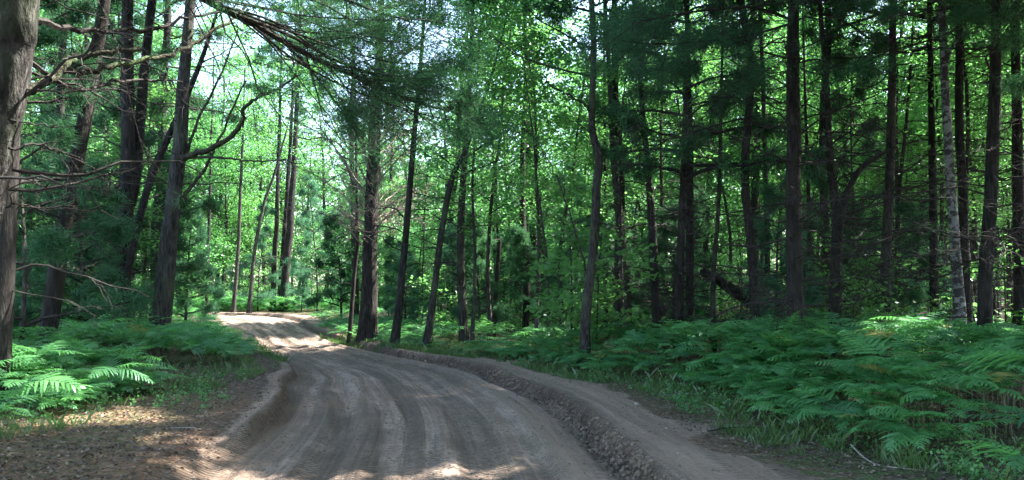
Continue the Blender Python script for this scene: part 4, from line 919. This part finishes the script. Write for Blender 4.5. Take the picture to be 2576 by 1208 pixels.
def stick(pts, r0, r1, label, mat=M_DEAD, name='fallen_stick', twigs=0, cat='stick'):
    q = catmull(np.array(pts), 6); q[:, 2] = np.maximum(q[:, 2], hgt(q[:, 0], q[:, 1])+r0*.5) if True else q[:, 2]
    G = Geo(); G.tubes(q, np.linspace(r0, r1, len(q)), 6)
    if twigs: 
        u = rng.uniform(.2, .9, twigs); a, t = sample_on(q, u); d = side_dirs(t, twigs, .8, .8); d[:, 2] = np.abs(d[:, 2])*.4
        G.tubes(curves(a, d, rng.uniform(.1, .35, twigs), 4, .1, .3), np.full((twigs, 1), 1)*np.linspace(r1+.001, .001, 4)[None], 3)
    o = link(name, G.mesh(name, mat, True, q[0]), loc=tuple(q[0])); tag(o, label, cat)
stick([gp(2140, 1118, .16), gp(2170, 1148, .13), gp(2205, 1170, .10), gp(2250, 1188, .07), gp(2310, 1202, .05), gp(2400, 1215, .04)], .007, .004, 'thin pale curved stick on the leaf litter at bottom right')
stick([gp(2290, 1150, .03), gp(2350, 1170, .05), gp(2420, 1205, .03)], .005, .003, 'darker straight twig lying right of the pale curved stick', M_TWIG)
stick([gp(575, 1045, .08), gp(640, 1060, .1), gp(700, 1050, .05)][:0] or [gp(430, 1078, .12), gp(480, 1076, .14), gp(515, 1082, .1)], .008, .004, 'short brown stick on the left bank near the sunlit litter')
stick([gp(0, 962, .25), gp(40, 985, .15), gp(90, 1010, .1)], .009, .005, 'pale stick at the left edge under the ferns')
stick([gp(1215, 878, .02), gp(1265, 872, .06), gp(1330, 866, .03)], .012, .006, 'pale broken stick on the shoulder before the ferns')
stick([gp(1780, 1085, .1), gp(1850, 1075, .12), gp(1960, 1080, .1)], .008, .004, 'thin dark stick at the edge of the right shoulder', M_TWIG)
def stone(px, py, r, label):
    c = gp(px, py, .07); G = Geo(); lump(G, (0, 0, 0), r, px); o = link('stone', G.mesh('stone', M_DEAD, True), loc=(c[0], c[1], float(hgt(c[0], c[1])[0])+r*.3)); tag(o, label, 'stone')
stone(1602, 1015, .035, 'small pale round stone on the sandy shoulder')
stone(1705, 1140, .018, 'tiny whitish pebble low on the sandy shoulder')
stone(1675, 1078, .022, 'white chip of stone in the middle of the shoulder')
stone(610, 1280//1, .02, 'dark pebble on the left of the road') if False else None
# fallen log
lp = np.array([at(1960, 812, 18), at(1930, 790, 17.9), at(1880, 755, 17.8), at(1840, 728, 17.6), at(1800, 700, 17.4), at(1768, 684, 17.2)])
lq = catmull(lp, 6); root = thing('fallen_log', 'fallen dark log slanting up to the left, left of the largest pine', 'log', tuple(lp[0]))
G = Geo(); trunk_mesh(G, lq, np.linspace(.17, .09, len(lq)), 12); link('trunk', G.mesh('trunk', M_PINE, True, lp[0]), root)
G = Geo(); 
for k in range(26):
    a, t = sample_on(lq, np.array([rng.random()])); d = side_dirs(t, 1, 1.2, 1)[0]; P = curves(a, d, rng.uniform(.6, 1.8), 7, .15, .3); G.tubes(P, np.linspace(.012, .003, 7)[None], 4)
    u = rng.uniform(.2, 1, 8); b, tt = sample_on(P[0], u); G.tubes(curves(b, side_dirs(tt, 8, .8, 1), rng.uniform(.2, .6, 8), 5, .1, .4), np.ones((8, 1))*np.linspace(.005, .0015, 5)[None], 3)
tag(link('branchwork', G.mesh('branchwork', M_TWIG, False, lp[0]), root), kind='stuff')
